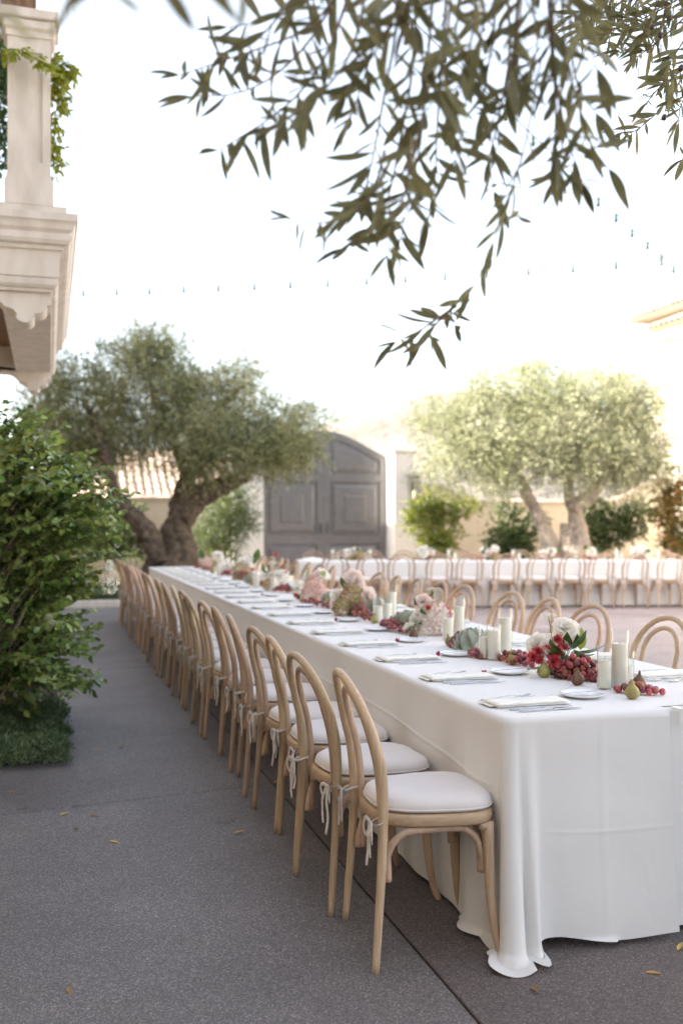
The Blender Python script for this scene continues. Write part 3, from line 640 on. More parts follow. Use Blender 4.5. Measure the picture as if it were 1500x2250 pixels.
# low planting behind the kerb at the path's end
def mass(name, label, pts, n, leaf, width, m, seed, h):
    rg = np.random.default_rng(seed); (x0, x1, y0, y1) = pts
    X = rg.uniform(x0, x1, n); Y = rg.uniform(y0, y1, n)
    e = np.minimum(np.minimum(X - x0, x1 - X), np.minimum(Y - y0, y1 - Y)) / .12
    hh = np.array([h * (.62 + .6 * mnoise.noise(Vector((x * 5, y * 5, seed))) + .3 * mnoise.noise(Vector((x * 14, y * 14, seed)))) for x, y in zip(X, Y)]) * np.clip(.35 + e, .35, 1)
    X = X + .07 * np.array([mnoise.noise(Vector((y * 4.1, seed, z_ * 0))) for y, z_ in zip(Y, X)]) + .03 * np.array([mnoise.noise(Vector((y * 13, seed, 2))) for y in Y])
    Y = Y + .08 * np.array([mnoise.noise(Vector((x * 4.3, 7, seed))) for x in X]) + .03 * np.array([mnoise.noise(Vector((x * 15, 3, seed))) for x in X])
    C = np.stack([X, Y, .01 + np.abs(hh) * rg.uniform(.2, 1, n)], 1); out = np.tile([0, 0, .7], (n, 1))
    return tag(inst(name, quads_mesh(name, scatter_leaves(C, leaf, width, rg, out=out), m)), label, kind='stuff')
mass('ground_cover', 'low green planting behind the kerb at the end of the path', (-1.1, 2.2, 17.25, 19.2), 16000, .07, .022, M_bush, 31, .34)
mass('ground_cover', 'low feathery ground cover at the foot of the leafy shrub', (-1.2, .10, 5.86, 7.7), 36000, .036, .009, M_juniper, 32, .19)
# ================================================================== TABLECLOTHS
TX0, TX1, TY0, TY1, TZ = 1.385, 2.585, 2.90, 14.9, .76
def perimeter(x0, x1, y0, y1, rc, sides, ds=.012):
    """points, outward normals and signed distance to the nearest corner along chosen sides, e.g. 'left', 'near'; walks near-right -> clockwise"""
    P, N, C = [], [], []
    def line(a, b, n):
        m = max(2, int(math.dist(a, b) / ds)); t = np.linspace(0, 1, m, endpoint=False)
        for q in t: P.append((a[0] + (b[0] - a[0]) * q, a[1] + (b[1] - a[1]) * q)); N.append(n)
    def corner(c, a0):
        for q in np.linspace(0, 1, 22, endpoint=False):
            a = R(a0) + q * PI / 2 * -1; P.append((c[0] + rc * math.cos(a), c[1] + rc * math.sin(a))); N.append((math.cos(a), math.sin(a)))
    for s in sides:
        if s == 'left': line((x0, y0 + rc), (x0, y1 - rc), (-1, 0))
        elif s == 'far': line((x0 + rc, y1), (x1 - rc, y1), (0, 1))
        elif s == 'right': line((x1, y1 - rc), (x1, y0 + rc), (1, 0))
        elif s == 'near': line((x1 - rc, y0), (x0 + rc, y0), (0, -1))
        elif s == 'near_left': corner((x0 + rc, y0 + rc), 270)
        elif s == 'far_left': corner((x0 + rc, y1 - rc), 180)
        elif s == 'far_right': corner((x1 - rc, y1 - rc), 90)
        elif s == 'near_right': corner((x1 - rc, y0 + rc), 360)
    return np.array(P), np.array(N)
def skirt(mb, P, N, zt, hem, fold, nv=60, inset=.1, rr=.02, extra=None):
    """cloth hanging from an edge: row 0 lies on the table, then rounds over and falls. hem(i): z of the hem; fold(i, v, z): outward offset"""
    rows = []; m = len(P)
    for i in range(m):
        p, n = P[i], N[i]; q = []
        for o in (inset, (inset + rr * 1.2) / 2, rr * 1.2): q.append((p[0] - n[0] * o, p[1] - n[1] * o, zt))
        for a in (20, 45, 70): q.append((p[0] - n[0] * rr * (1 - math.sin(R(a))), p[1] - n[1] * rr * (1 - math.sin(R(a))), zt - rr * (1 - math.cos(R(a)))))
        h = hem(i); ex = extra(i) if extra else 0.0; L = zt - rr - h + ex
        for k in range(nv + 1):
            v = k / nv; s = L * v; z = zt - rr - s; lay = 0.0
            if ex and z < .012 + .02: lay = max(0, .032 - z); z = max(.007, z) if z > .012 else .012 + .010 * math.sin(i * .33 + 9 * lay)
            o = fold(i, v, z) + lay * .9
            q.append((p[0] + n[0] * o, p[1] + n[1] * o, z))
        rows.append(q)
    mb.grid(rows)
def top_grid(mb, x0, x1, y0, y1, z, nx=24, ny=60):
    mb.grid([[(x, y, z) for y in np.linspace(y0, y1, ny)] for x in np.linspace(x0, x1, nx)])
def nz(x, y, z=0.0): return mnoise.noise(Vector((x, y, z)))
LM = 2.4
def cloth_label(o, label, group='tablecloths over the near banquet tables'): return tag(o, label, 'tablecloth', group)
RC = .05
# near end cloth: left drop, pleated corner, front drop up to its free edge near the table's middle
def near_cloth():
    mb = MB(); y1 = TY0 + LM + .05
    PL, NL = perimeter(TX0, TX1, TY0, y1 + RC, RC, ['left']); PC, NC = perimeter(TX0, TX1, TY0, y1, RC, ['near_left']); PN, NN = perimeter(TX0, TX1, TY0, y1, RC, ['near'])
    k = PN[:, 0] <= 2.0; PN, NN = PN[k], NN[k]
    P = np.vstack([PN, PC, PL]); N = np.vstack([NN, NC, NL])
    s = np.concatenate([[0], np.cumsum(np.hypot(*np.diff(P, axis=0).T))]); sc = s[len(PN) + 11]; cs = s - sc
    nN = len(PN)
    def hem(i):
        c = cs[i]; x, y = P[i]
        if c < -.12: return .035 + .018 * math.sin(x * 9 + 1) * min(1, (-c - .1) / .1)
        if c > .12: return .012 + .012 * max(0, nz(y * 3, 2.2))
        return .012
    def extra(i): return .075 * (1 + .35 * math.sin(i * .21 + 1)) * math.exp(-((cs[i] + .040) / .066) ** 4)
    def fold(i, v, z):
        c = cs[i]; x, y = P[i]; o = 0.0; vv = v ** 1.15
        w = math.exp(-(abs(c) / .17) ** 3)
        ph = (c + .040 + .012 * v) / .060
        if -1.0 < ph < 1.0: o += .092 * vv * abs(math.sin(PI * ph)) ** .55 * (1 if ph > 0 else .82)
        elif 3.2 <= ph < 5.6: o += .035 * vv * abs(math.sin(PI * (ph - 3.2) / 2.4)) ** .8
        if c > 0.08:
            e = min(1, (c - .08) / .12); o += e * vv * (.022 * nz(y * 2.6, 5.1, v * .6) + .014 * nz(y * 6.5, 1.7, v) + .006)
            zc = .545 + .035 * math.sin(y * 1.7 + .4) - .02 * nz(y * 2, 3); o += .0034 * math.exp(-((z - zc) / .0055) ** 2) * e
            zc2 = .40 + .05 * math.sin(y * 1.1); o += .0022 * math.exp(-((z - zc2) / .01) ** 2) * e
        if c < -.08:
            e = min(1, (-c - .08) / .12); o += e * .0015 * math.exp(-((z - .385 - .012 * math.sin(x * 6)) / .006) ** 2) + e * .0022 * math.exp(-((x - 1.74 - .006 * math.sin(z * 9)) / .006) ** 2); o += e * (vv * (.02 * math.sin(x * 7.4 + .9) + .018 * nz(x * 2.2, v * 1.7, 9)) + .008 * math.sin(v * PI) * nz(x * 5, v * 3, 2))
            fe = max(0, 1 - (2.0 - x) / .22); o += fe ** 2 * (.055 * vv + .006)
        return o
    skirt(mb, P, N, TZ, hem, fold, nv=140, extra=extra, inset=RC)
    top_grid(mb, TX0 + RC, TX1 - .02, TY0 + RC, y1, TZ, 40, 80)
    return cloth_label(mb.build('tablecloth', M_cloth), 'ivory tablecloth pooling in soft folds at the near corner of the long table')
near_cloth()
def under_cloth():
    mb = MB(); y1 = TY0 + LM
    PR, NR = perimeter(TX0, TX1, TY0 + .02, y1 + RC, RC, ['right']); PC, NC = perimeter(TX0, TX1, TY0 + .02, y1, RC, ['near_right']); PN, NN = perimeter(TX0, TX1, TY0 + .02, y1, RC, ['near'], ds=.02)
    k = PN[:, 0] >= 1.9; PN, NN = PN[k], NN[k]
    P = np.vstack([PR, PC, PN]); N = np.vstack([NR, NC, NN]); s = np.concatenate([[0], np.cumsum(np.hypot(*np.diff(P, axis=0).T))]); sc = s[len(PR) + 11]
    def fold(i, v, z):
        c = s[i] - sc; x, y = P[i]
        return v ** 1.15 * (math.exp(-(abs(c) / .16) ** 3) * (.06 * (.5 + .5 * math.cos(c * 60))) + .016 * nz(x * 4 + y * 3, v)) 
    skirt(mb, P, N, TZ - .003, lambda i: .02, fold, nv=50, inset=RC)
    return cloth_label(mb.build('tablecloth', M_cloth), 'ivory tablecloth edge showing under the overlapping hem at the table end')
under_cloth()
for k in range(1, 5):
    mb = MB(); ya = TY0 + LM * k - .05; yb = TY0 + LM * (k + 1) + (.05 if k < 4 else 0); z = TZ - .0025 * k
    sides = [['left'], ['right']] if k < 4 else [['left', 'far_left', 'far', 'far_right', 'right']]
    for sd in sides:
        P, N = perimeter(TX0, TX1, ya - RC, yb + (RC if k < 4 else 0), RC, sd, ds=.03)
        mask = (P[:, 1] >= ya - .001)
        P, N = P[mask], N[mask]
        def fold(i, v, z_, P=P, k=k, ya=ya, yb=yb):
            x, y = P[i]; vv = v ** 1.15
            o = vv * (.020 * nz(y * 2.6 + x, 5.1 + k, v * .6) + .012 * nz(y * 6.5, 1.7 + k, v)) - .0025 * k
            zc = .53 + .03 * math.sin(y * 1.9 + k); o += .003 * math.exp(-((z_ - zc) / .012) ** 2)
            if k < 4 or y < ya + .2: o += .022 * vv * math.exp(-((y - ya - .05) / .05) ** 2) + .02 * vv * math.exp(-((y - yb + .05) / .06) ** 2)
            return o
        skirt(mb, P, N, z, lambda i: .015, fold, nv=48)
    top_grid(mb, TX0 + .1, TX1 - .1, ya, yb - (.1 if k == 4 else 0), z, 12, 30)
    cloth_label(mb.build('tablecloth', M_cloth), 'ivory tablecloth on the %s table section away from the near end' % ORD[k])

# far table, square to the view: its own frame, x' along the table
T2A = R(-13.0)
t2o = at_y(650, 1300, 16.0)
k2 = (650 - 750) / FPX; d2 = 16.75
T2O = c2w(k2 * d2 + .03, 16.45, 0)
T2 = Matrix.Translation(T2O) @ Matrix.Rotation(T2A, 4, 'Z')     # local: x along the table to the right, y away from the camera
T2L, T2W = 8.2, 1.2
for k in range(4):
    mb = MB(); a = T2L / 4 * k - (.04 if k else 0); b = T2L / 4 * (k + 1) + (.04 if k < 3 else 0); z = TZ - .0025 * k
    sides = ['near'] if 0 < k < 3 else (['near', 'near_left', 'left', 'far_left', 'far'] if k == 0 else ['far', 'far_right', 'right', 'near_right', 'near'])
    for sd in ([sides] if k in (0, 3) else [['near'], ['far']]):
        P, N = perimeter(a, b, 0, T2W, RC, sd, ds=.035)
        if k in (1, 2): P = np.vstack([P, P[-1:]])[: len(P)]; P[:, 0] = np.interp(P[:, 0], [P[:, 0].min(), P[:, 0].max()], [a, b])
        else:
            P = P.copy(); m_ = (N[:, 0] == 0); lim = b if k == 0 else a
            sel = P[m_]; 
            if k == 0: P[m_, 0] = np.interp(sel[:, 0], [RC, sel[:, 0].max()], [RC, b])
            else: P[m_, 0] = np.interp(sel[:, 0], [sel[:, 0].min(), b - RC], [a, b - RC])
        def fold(i, v, z_, P=P, k=k): x, y = P[i]; return v ** 1.15 * (.022 * nz(x * 2.6, 7.1 + k, v * .6) + .014 * nz(x * 6.5 + y * 5, 3.7 + k, v)) - .0025 * k
        skirt(mb, P, N, z, lambda i: .02, fold, nv=26)
    top_grid(mb, a + (.1 if k == 0 else 0), b - (.1 if k == 3 else 0), .1, T2W - .1, z, 16, 8)
    o = cloth_label(mb.build('tablecloth', M_cloth), 'ivory tablecloth on the %s section of the far cross table from the gate side' % ORD[k], 'tablecloths over the far cross tables'); o.matrix_world = T2

# ================================================================== BENTWOOD CHAIRS
def mirror_hoop(half): h = np.array(half); m_ = h[::-1].copy(); m_[:, 1] *= -1; return np.vstack([h, m_[1:] if abs(h[-1][1]) < 1e-6 else m_])
def hoop(w, zs, ztop, nose):
    pts = []; ang = np.linspace(0, PI / 2, 9)
    for a in ang:
        z = zs + (ztop - zs) * math.sin(a); y = w * math.cos(a); pts.append((-.193 - .098 * max(0, (z - .45) / .45) ** 2.1, y, z))
    return pts
half = [(-.222, .214, 0), (-.212, .208, .13), (-.201, .202, .28), (-.195, .198, .42), (-.194, .204, .52), (-.203, .211, .62)] + hoop(.213, .685, .895, 0)
outer = spline(mirror_hoop(half), 96)
tz = np.abs(np.linspace(-1, 1, 96)); orad = np.interp(tz, [0, .38, .55, .7, 1], [.0142, .0146, .0172, .0172, .0122])
mb = MB(); mb.tube(outer, orad, 10, up=(1, 0, 0)); ME_outer = mb.mesh('back_frame', M_wood)
half = [(-.180, .132, .385), (-.186, .131, .46), (-.193, .131, .56), (-.205, .131, .64)] + hoop(.131, .715, .842, 0)
mb = MB(); mb.tube(spline(mirror_hoop([(x + .004, y, z) for x, y, z in half]), 64), .0118, 8, up=(1, 0, 0)); ME_inner = mb.mesh('inner_hoop', M_wood)
for k in range(2): pass
def outline(t, a=1.0):
    """seat outline, wider in front"""
    c, s_ = math.cos(t), math.sin(t); e = 2 / 3.2
    x = math.copysign(abs(c) ** e, c) * .205; y = math.copysign(abs(s_) ** e, s_)
    return x * a, y * (.192 + .022 * (x / .205)) * a
def seat_mesh():
    mb = MB(); n = 40; T = np.linspace(0, 2 * PI, n, endpoint=False); rows = []
    for a, z in ((.80, .436), (.97, .427), (1.0, .434), (1.0, .458), (.975, .466), (.84, .466), (.80, .460), (.30, .458)):
        rows.append([(*outline(t, a), z) for t in T])
    V = [p for r in rows for p in r]; F = [(k * n + i, k * n + (i + 1) % n, k * n + n + (i + 1) % n, k * n + n + i) for k in range(len(rows) - 1) for i in range(n)]
    F.append(tuple(range(n - 1, -1, -1))); F.append(tuple((len(rows) - 1) * n + i for i in range(n))); mb.add(V, F)
    return mb.mesh('seat', M_seatwood)
ME_seat = seat_mesh()
def leg_mesh(s):
    mb = MB(); mb.tube(spline([(.160, s * .168, .430), (.163, s * .171, .30), (.170, s * .176, .16), (.186, s * .186, .05), (.204, s * .197, 0)], 16), [.0195, .0182, .016, .0135, .0118], 10)
    mb.box(.128, .152, s * .168 - .016, s * .168 + .016, .408, .427); return mb.mesh('leg', M_wood)
ME_leg = [leg_mesh(-1), leg_mesh(1)]
def brace_mesh(p0, p1, out, z0=.265):
    p0, p1, o = np.array(p0), np.array(p1), np.array(out); pts = []
    for t, z in ((0, z0), (.015, .31), (.07, .37), (.19, .408), (.36, .415), (.64, .415), (.81, .408), (.93, .37), (.985, .31), (1, z0)):
        q = p0 + (p1 - p0) * t + o * .02 * math.sin(PI * t); pts.append((q[0], q[1], z))
    mb = MB(); mb.tube(spline(pts, 30), .0126, 8); return mb.mesh('brace', M_wood)
ME_brace = [brace_mesh((-.186, s * .172), (.150, s * .156), (0, 0)) for s in (-1, 1)] + [brace_mesh((.142, -.150), (.142, .150), (0, 0)), brace_mesh((-.172, -.176), (-.172, .176), (0, 0))]
def cushion_mesh(seed):
    mb = MB(); n = 56; T = np.linspace(0, 2 * PI, n, endpoint=False); rows = []
    prof = [(.90, .4685), (.985, .470), (1.0, .476), (1.006, .484), (.995, .492), (.965, .502), (.90, .510), (.78, .516), (.6, .519), (.4, .520), (.2, .520), (.02, .520)]
    for a, z in prof:
        r = []
        for t in T:
            x, y = outline(t, a); k = .965
            x, y = x * k + .008, y * k
            zz = z + (.0028 * nz(x * 13, y * 13, seed) + .0012 * nz(x * 40, y * 40, seed) if z > .5 else 0)
            if z > .485: zz += .0022 * math.sin(t * 9 + seed) * max(0, a - .75) * 4 * max(0, -math.cos(t))
            r.append((x, y, zz))
        rows.append(r)
    V = [p for r in rows for p in r]; F = [(k * n + i, k * n + (i + 1) % n, k * n + n + (i + 1) % n, k * n + n + i) for k in range(len(rows) - 1) for i in range(n)]
    F.append(tuple(range(n - 1, -1, -1))); F.append(tuple((len(rows) - 1) * n + i for i in range(n))); mb.add(V, F)
    me = mb.mesh('cushion_pad', M_linen)
    pp = MB(); ring = [(outline(t, 1.005)[0] * .965 + .008, outline(t, 1.005)[1] * .965, .4775) for t in np.linspace(0, 2 * PI, 61)]
    pp.tube(ring, .0036, 6, caps=False); return me, pp.mesh('piping', M_linen)
CUSH = [cushion_mesh(s) for s in (1, 2, 3)]
def tie_mesh(s, seed, full=True):
    """cotton ribbon tied round the rear post in a bow with two tails"""
    q = random.Random(seed); mb = MB(); bx, by, bz = -.226, s * .205, .452
    def rib(pts, w=.006, n=14): mb.tube(spline(pts, n), w, 5, flat=.22, up=(1, .3, 0))
    rib([(-.165, s * .165, .474), (-.18, s * .18, .470), (-.200, s * .226, .462), (-.222, s * .222, .456), (bx, by, bz)], .005)
    rib([(-.168, s * .16, .473), (-.195, s * .176, .468), (-.222, s * .185, .458), (bx, by, bz)], .005)
    rib([(bx - .006, by - .008, bz + .006), (bx - .009, by, bz + .001), (bx - .006, by + .008, bz - .006)], .0075, 6)
    for k in (-1, 1):
        l = q.uniform(.045, .07); a = q.uniform(.2, .9)
        rib([(bx - .004, by, bz), (bx - .012, by + k * l * .6, bz + l * .35 * a), (bx - .016, by + k * l, bz - l * .2), (bx - .012, by + k * l * .75, bz - l * .75), (bx - .008, by + k * .006, bz - .004)], .0078, 16)
        L = q.uniform(.09, .17); w = q.uniform(.006, .03)
        rib([(bx - .006, by, bz), (bx - .013, by + k * w, bz - L * .3), (bx - .011, by + k * w * 1.3 + q.uniform(-.01, .01), bz - L * .65), (bx - .013 + q.uniform(-.006, .004), by + k * w * .8 + q.uniform(-.015, .015), bz - L)], .0078, 12)
    return mb.mesh('tie', M_tie)
TIES = [[tie_mesh(s, 40 + k * 2 + (s > 0)) for s in (-1, 1)] for k in range(5)]
mb = MB()
for s in (-1, 1): mb.ball((-.214, s * .199, .418), .006, 6, 4); mb.ball((-.196, s * .131, .40), .005, 6, 4)
ME_screw = mb.mesh('screws', M_iron)
def chair(M, label, ci, group):
    c = empty('bentwood_chair', (0, 0, 0), 0, label, 'chair', group); c.matrix_world = M
    inst('back_frame', ME_outer, c); inst('inner_hoop', ME_inner, c); inst('seat', ME_seat, c)
    for m_ in ME_leg: inst('leg', m_, c)
    for m_ in ME_brace: inst('brace', m_, c)
    return c
def cushion(M, label, k, group, ties=True):
    c = empty('seat_cushion', (0, 0, 0), 0, label, 'cushion', group); c.matrix_world = M
    pad, pip = CUSH[k % 3]; inst('cushion_pad', pad, c); inst('piping', pip, c)
    if ties:
        for m_ in TIES[(k * 2) % 5][:1] + TIES[(k * 3 + 1) % 5][1:]: inst('tie', m_, c)
    return c
crng = random.Random(5)
def row(spots, where, short, group):
    for i, (x, y, a) in enumerate(spots):
        M = Matrix.Translation((x, y, 0)) @ Matrix.Rotation(a, 4, 'Z')
        o = ORD[i] if i < len(spots) - 1 else 'last'
        chair(M, 'pale bentwood chair, %s %s' % (o, where), i, group)
        cushion(M @ Matrix.Translation((crng.uniform(-.004, .004), crng.uniform(-.004, .004), 0)) , 'oatmeal tie-on seat cushion on the %s chair %s' % (o, short), i, group.replace('chairs', 'seat cushions'))
# path side: hoop tops measured in the photo give each chair's place
dl = [3.144, 3.61, 4.17, 4.56, 5.25, 5.83, 6.25, 6.78, 7.35, 7.88]
spots = []
def edge_at(d, off):      # point at depth d on the line x = TX0 - off
    return d
YL = [3.105, 3.60, 4.13, 4.56, 5.16, 5.70, 6.18, 6.70, 7.22, 7.74]
while len(YL) < 22: YL.append(YL[-1] + .545)
jl = [-.085, -.02, .06, -.04, .05, -.03, .04, .0, -.05, .03]
for i, y in enumerate(YL):
    spots.append((1.183 + (crng.uniform(-.02, .012) if i > 1 else (.012, -.025)[i]), y, (R(-4), R(3), R(-2), R(4), R(-6), R(-2))[i] if i < 6 else R(crng.uniform(-5, 5))))
row(spots, 'from the near end of the row along the path', 'along the path', 'chairs on the path side of the long table')
YR = [4.45, 5.22, 5.80, 6.37, 7.17, 7.73, 8.25, 8.75]
while len(YR) < 19: YR.append(YR[-1] + .56)
spots = [(2.585 + (.19 if i == 0 else .255) + crng.uniform(-.03, .03), y, PI + R(crng.uniform(-7, 7))) for i, y in enumerate(YR)]
row(spots, 'from the near end of the row on the courtyard side', 'on the courtyard side', 'chairs on the courtyard side of the long table')
def t2p(x, y, a): p = T2 @ Vector((x, y, 0)); return (p.x, p.y, T2A + a)
spots = [t2p(.62 + .545 * i + crng.uniform(-.05, .05), -.23 + crng.uniform(-.03, .03), PI / 2 + R(crng.uniform(-7, 7))) for i in range(13)]
row(spots, 'from the gate end in front of the far cross table', 'in front of the far table', 'chairs in front of the far cross table')
spots = [t2p(.35 + .545 * i + crng.uniform(-.06, .06), T2W + .24 + crng.uniform(-.04, .04), -PI / 2 + R(crng.uniform(-7, 7))) for i in range(13)]
row(spots, 'from the gate end behind the far cross table', 'behind the far table', 'chairs behind the far cross table')

# ================================================================== PLACE SETTINGS
def napkin_mesh(seed):
    q = random.Random(seed); mb = MB(); L, W = .285, .112
    def fold_layer(x0, x1, y0, y1, z, t, rot):
        n = 12; prof = [(y1, z + t * .15), (y1, z + t * .85), (y0 + t, z + t)] + [(y0 + t * .5 - t * .5 * math.sin(a), z + t * .5 + t * .5 * math.cos(a)) for a in np.linspace(.4, PI - .4, 5)] + [(y0 + t, z)]
        rows = []
        for k in range(n + 1):
            x = x0 + (x1 - x0) * k / n; w = .0016 * math.sin(k * .9 + seed); sq = 1 if 0 < k < n else .8
            rows.append([(x, y + rot * (x - (x0 + x1) / 2) + w, max(z, zz * 1.0 + .0009 * math.sin(k * 1.7 + y * 90 + seed)) if sq == 1 else z + (zz - z) * .9) for y, zz in prof])
        m_ = len(prof); V = [p for r in rows for p in r]
        F = [(i * m_ + j, i * m_ + (j + 1) % m_, (i + 1) * m_ + (j + 1) % m_, (i + 1) * m_ + j) for i in range(n) for j in range(m_)]
        F += [tuple(range(m_ - 1, -1, -1)), tuple(n * m_ + j for j in range(m_))]; mb.add(V, F)
    fold_layer(-L / 2 + .01, L / 2, -W / 2 + .006, W / 2, .001, .0075, q.uniform(-.02, .02))
    fold_layer(-L / 2, L / 2 - .012, -W / 2 - .002, W / 2 - .006, .009, .0075, q.uniform(-.03, .03))
    fold_layer(-L / 2 - .014, -L / 2 + .02, -W / 2 + .02, W / 2 + .006, .0045, .003, q.uniform(.1, .2))
    return mb.mesh('napkin', M_napkin)
ME_nap = [napkin_mesh(s) for s in range(3)]
def ribbon(mb, st, t=.0022):
    """st: (x, half width, z) stations along x; a thin bevelled bar"""
    rows = []
    for x, w, z in st: rows.append([(x, -w, z), (x, -w * .6, z + t * .8), (x, 0, z + t), (x, w * .6, z + t * .8), (x, w, z), (x, 0, z - t * .3)])
    n = 6; V = [p for r in rows for p in r]
    F = [(i * n + j, i * n + (j + 1) % n, (i + 1) * n + (j + 1) % n, (i + 1) * n + j) for i in range(len(rows) - 1) for j in range(n)] + [tuple(range(n)), tuple((len(rows) - 1) * n + j for j in range(n - 1, -1, -1))]
    mb.add(V, F)
mb = MB(); ribbon(mb, [(-.115, .003, .003), (-.11, .0055, .003), (-.06, .005, .003), (.0, .0042, .003), (.012, .004, .003)], .005); ribbon(mb, [(.0122, .0045, .003), (.03, .007, .003), (.08, .0075, .003), (.108, .0045, .003), (.12, .0006, .003)], .0016); ME_knife = mb.mesh('knife', M_steel)
mb = MB(); ribbon(mb, [(-.10, .004, .002), (-.095, .0078, .002), (-.06, .006, .003), (-.01, .0034, .007), (.035, .003, .009), (.048, .008, .006), (.055, .012, .005), (.066, .0125, .004)], .0024)
for k in range(4): y = -.0105 + .007 * k; mb.tube([(.0662, y, .0045), (.085, y, .003), (.105, y * .96, .0075), (.112, y * .95, .010)], [.0017, .0016, .0013, .0006], 5)
ME_fork = mb.mesh('fork', M_steel)
mb = MB(); ribbon(mb, [(-.08, .003, .002), (-.076, .006, .002), (-.03, .005, .003), (.005, .0035, .004), (.02, .008, .004), (.05, .009, .004), (.074, .003, .004)], .0022); ME_spread = mb.mesh('butter_knife', M_steel)
mb = MB(); mb.lathe([(.001, .003), (.045, .003), (.052, .004), (.076, .0125), (.080, .0145), (.0815, .0135), (.079, .0105), (.055, .0015), (.046, .0), (.001, .0)], 36, cap0=False, cap1=False); ME_plate = mb.mesh('bread_plate', M_china)
def petal_pts(L, W, curl, n=5, cup=.25):
    r = []
    for k in range(n):
        t = k / (n - 1); w = W * math.sin(PI * (.12 + .80 * t)) ** .8 if 0 < k < n - 1 else W * (.18 if k == 0 else .25)
        z = curl * t * t * L
        r.append([(L * t, -w, z + cup * w), (L * t, 0, z), (L * t, w, z + cup * w)])
    return np.array(r)
def blossom_mesh():
    mb = MB(); q = random.Random(3)
    for k, a in enumerate((0, 1.4, 2.7, 4.3, 5.2)):
        P = petal_pts(q.uniform(.017, .025), .0065, .4 + .4 * (k % 2)); Mx = np.array(Matrix.Rotation(a, 3, 'Z') @ Matrix.Rotation(-.3 - .25 * (k % 3), 3, 'Y')); mb.grid(P @ Mx.T + np.array([0, 0, .002]))
    return mb.mesh('magenta_blossom', M_magenta)
ME_bloss = blossom_mesh()
def piece(name, me, M, label, cat, group): o = inst(name, me); o.matrix_world = M; return tag(o, label, cat, group)
def setting(F, i, where, full, last, s):
    """F: frame at the table edge, x towards the table's middle, y to the diner's other hand. s: which way the knives lie"""
    q = crng; o = ORD[i] if not last else 'last'
    J = lambda x, y, z, a=0: F @ Matrix.Translation((x, y, z)) @ Matrix.Rotation(a + R(q.uniform(-3, 3)), 4, 'Z')
    z = TZ + .001
    piece('napkin', ME_nap[i % 3], J(.178, .0, z), 'ivory folded napkin at the %s place %s' % (o, where), 'napkin', 'folded napkins')
    piece('bread_plate', ME_plate, J(.435 + q.uniform(-.01, .01), .075 * s, z), 'small white bread plate at the %s place %s' % (o, where), 'plate', 'bread plates')
    if full >= 1:
        piece('knife', ME_knife, J(.185, -.090 * s, z), 'steel dinner knife beside the napkin at the %s place %s' % (o, where), 'knife', 'dinner knives')
        piece('knife', ME_knife, J(.200, -.126 * s, z), 'steel table knife on the outside of the %s place %s' % (o, where), 'knife', 'outer knives')
        piece('fork', ME_fork, J(.215, .088 * s, z), 'steel dinner fork beside the napkin at the %s place %s' % (o, where), 'fork', 'dinner forks')
        piece('fork', ME_fork, J(.15, .118 * s, z, .12), 'steel salad fork on the outside of the %s place %s' % (o, where), 'fork', 'outer forks')
        piece('butter_knife', ME_spread, J(.44, .07 * s, z + .0135, .1), 'little butter knife lying across the bread plate at the %s place %s' % (o, where), 'butter knife', 'butter knives')
    if full >= 2 or (i % 2 == 1 and full >= 0 and i < 14):
        piece('magenta_blossom', ME_bloss, J(.335 + q.uniform(-.03, .03), .055 * s, z, q.uniform(0, 6)), 'loose magenta blossom near the napkin at the %s place %s' % (o, where), 'blossom', 'loose magenta blossoms')
nL = 20
for i in range(nL):
    y = TY0 + .215 + .585 * i
    F = Matrix.Translation((TX0 + .012, y, 0))
    setting(F, i, 'on the path side', (1 if i in (0,) else 2 if i in (1, 2, 3) else 1 if i < 12 else 0), i == nL - 1, 1)
for i in range(18):
    y = TY0 + .62 + .585 * i
    F = Matrix.Translation((TX1 - .012, y, 0)) @ Matrix.Rotation(PI, 4, 'Z')
    setting(F, i, 'on the courtyard side', 1 if i < 5 else 0, i == 17, 1)
# clear clip that pins the overlapping cloths at the near edge
cl = empty('table_clip', (2.03, TY0, .75), 0, 'clear plastic clip pinning the cloth at the table edge', 'clip')
mb = MB(); mb.box(-.008, .008, -.012, -.0085, -.045, .012, .001); mb.box(-.008, .008, -.0084, .03, .0095, .012); mb.build('jaw', M_clip, cl, False)
# ================================================================== CANDLES IN GLASS CYLINDERS
CG = {}
def cyl_glass(r, h):
    mb = MB(); t = .0016
    mb.lathe([(.0005, .0005), (r - .004, .0005), (r, .003), (r, h - .002), (r - t * .5, h), (r - t, h - .002), (r - t, .006), (r - t - .003, .004), (.0005, .004)], 32, cap0=False, cap1=False)
    return mb.mesh('glass_cylinder', M_glass)
def wax(r, h):
    mb = MB(); mb.lathe([(r * .96, .0046), (r, .008), (r, h - .004), (r * .97, h), (r * .9, h - .001), (r * .5, h - .003), (.004, h - .004)], 24, cap0=True, cap1=True); return mb.mesh('candle', M_wax)
def wick(h):
    mb = MB(); mb.tube([(0, 0, h - .005), (.0006, 0, h + .005), (.003, .001, h + .012)], .0011, 5); return mb.mesh('wick', M_wick)
def candle(p, r, h, hc, lab, group='candles in glass cylinders'):
    key = (round(r, 3), round(h, 3), round(hc, 3))
    if key not in CG: CG[key] = (cyl_glass(r, h), wax(r - .0045, hc), wick(hc))
    g, w, k = CG[key]
    a = tag(inst('glass_cylinder', g, loc=p), 'glass around ' + lab, 'glass vase', 'glass cylinders on the tables')
    c = tag(inst('pillar_candle', w, loc=p), lab, 'candle', group); inst('wick', k, c)
def onT(u, v, z=TZ + .0015): p = at_z(u, v, z); return p
trio = [((1327, 1513), .0285, .158, .108), ((1360, 1509), .034, .216, .166), ((1376, 1500), .0285, .125, .068)]
names = ['short ivory candle nearest the loose grapes at the table end', 'tallest ivory candle by the table end', 'lowest ivory candle behind the loose grapes at the table end']
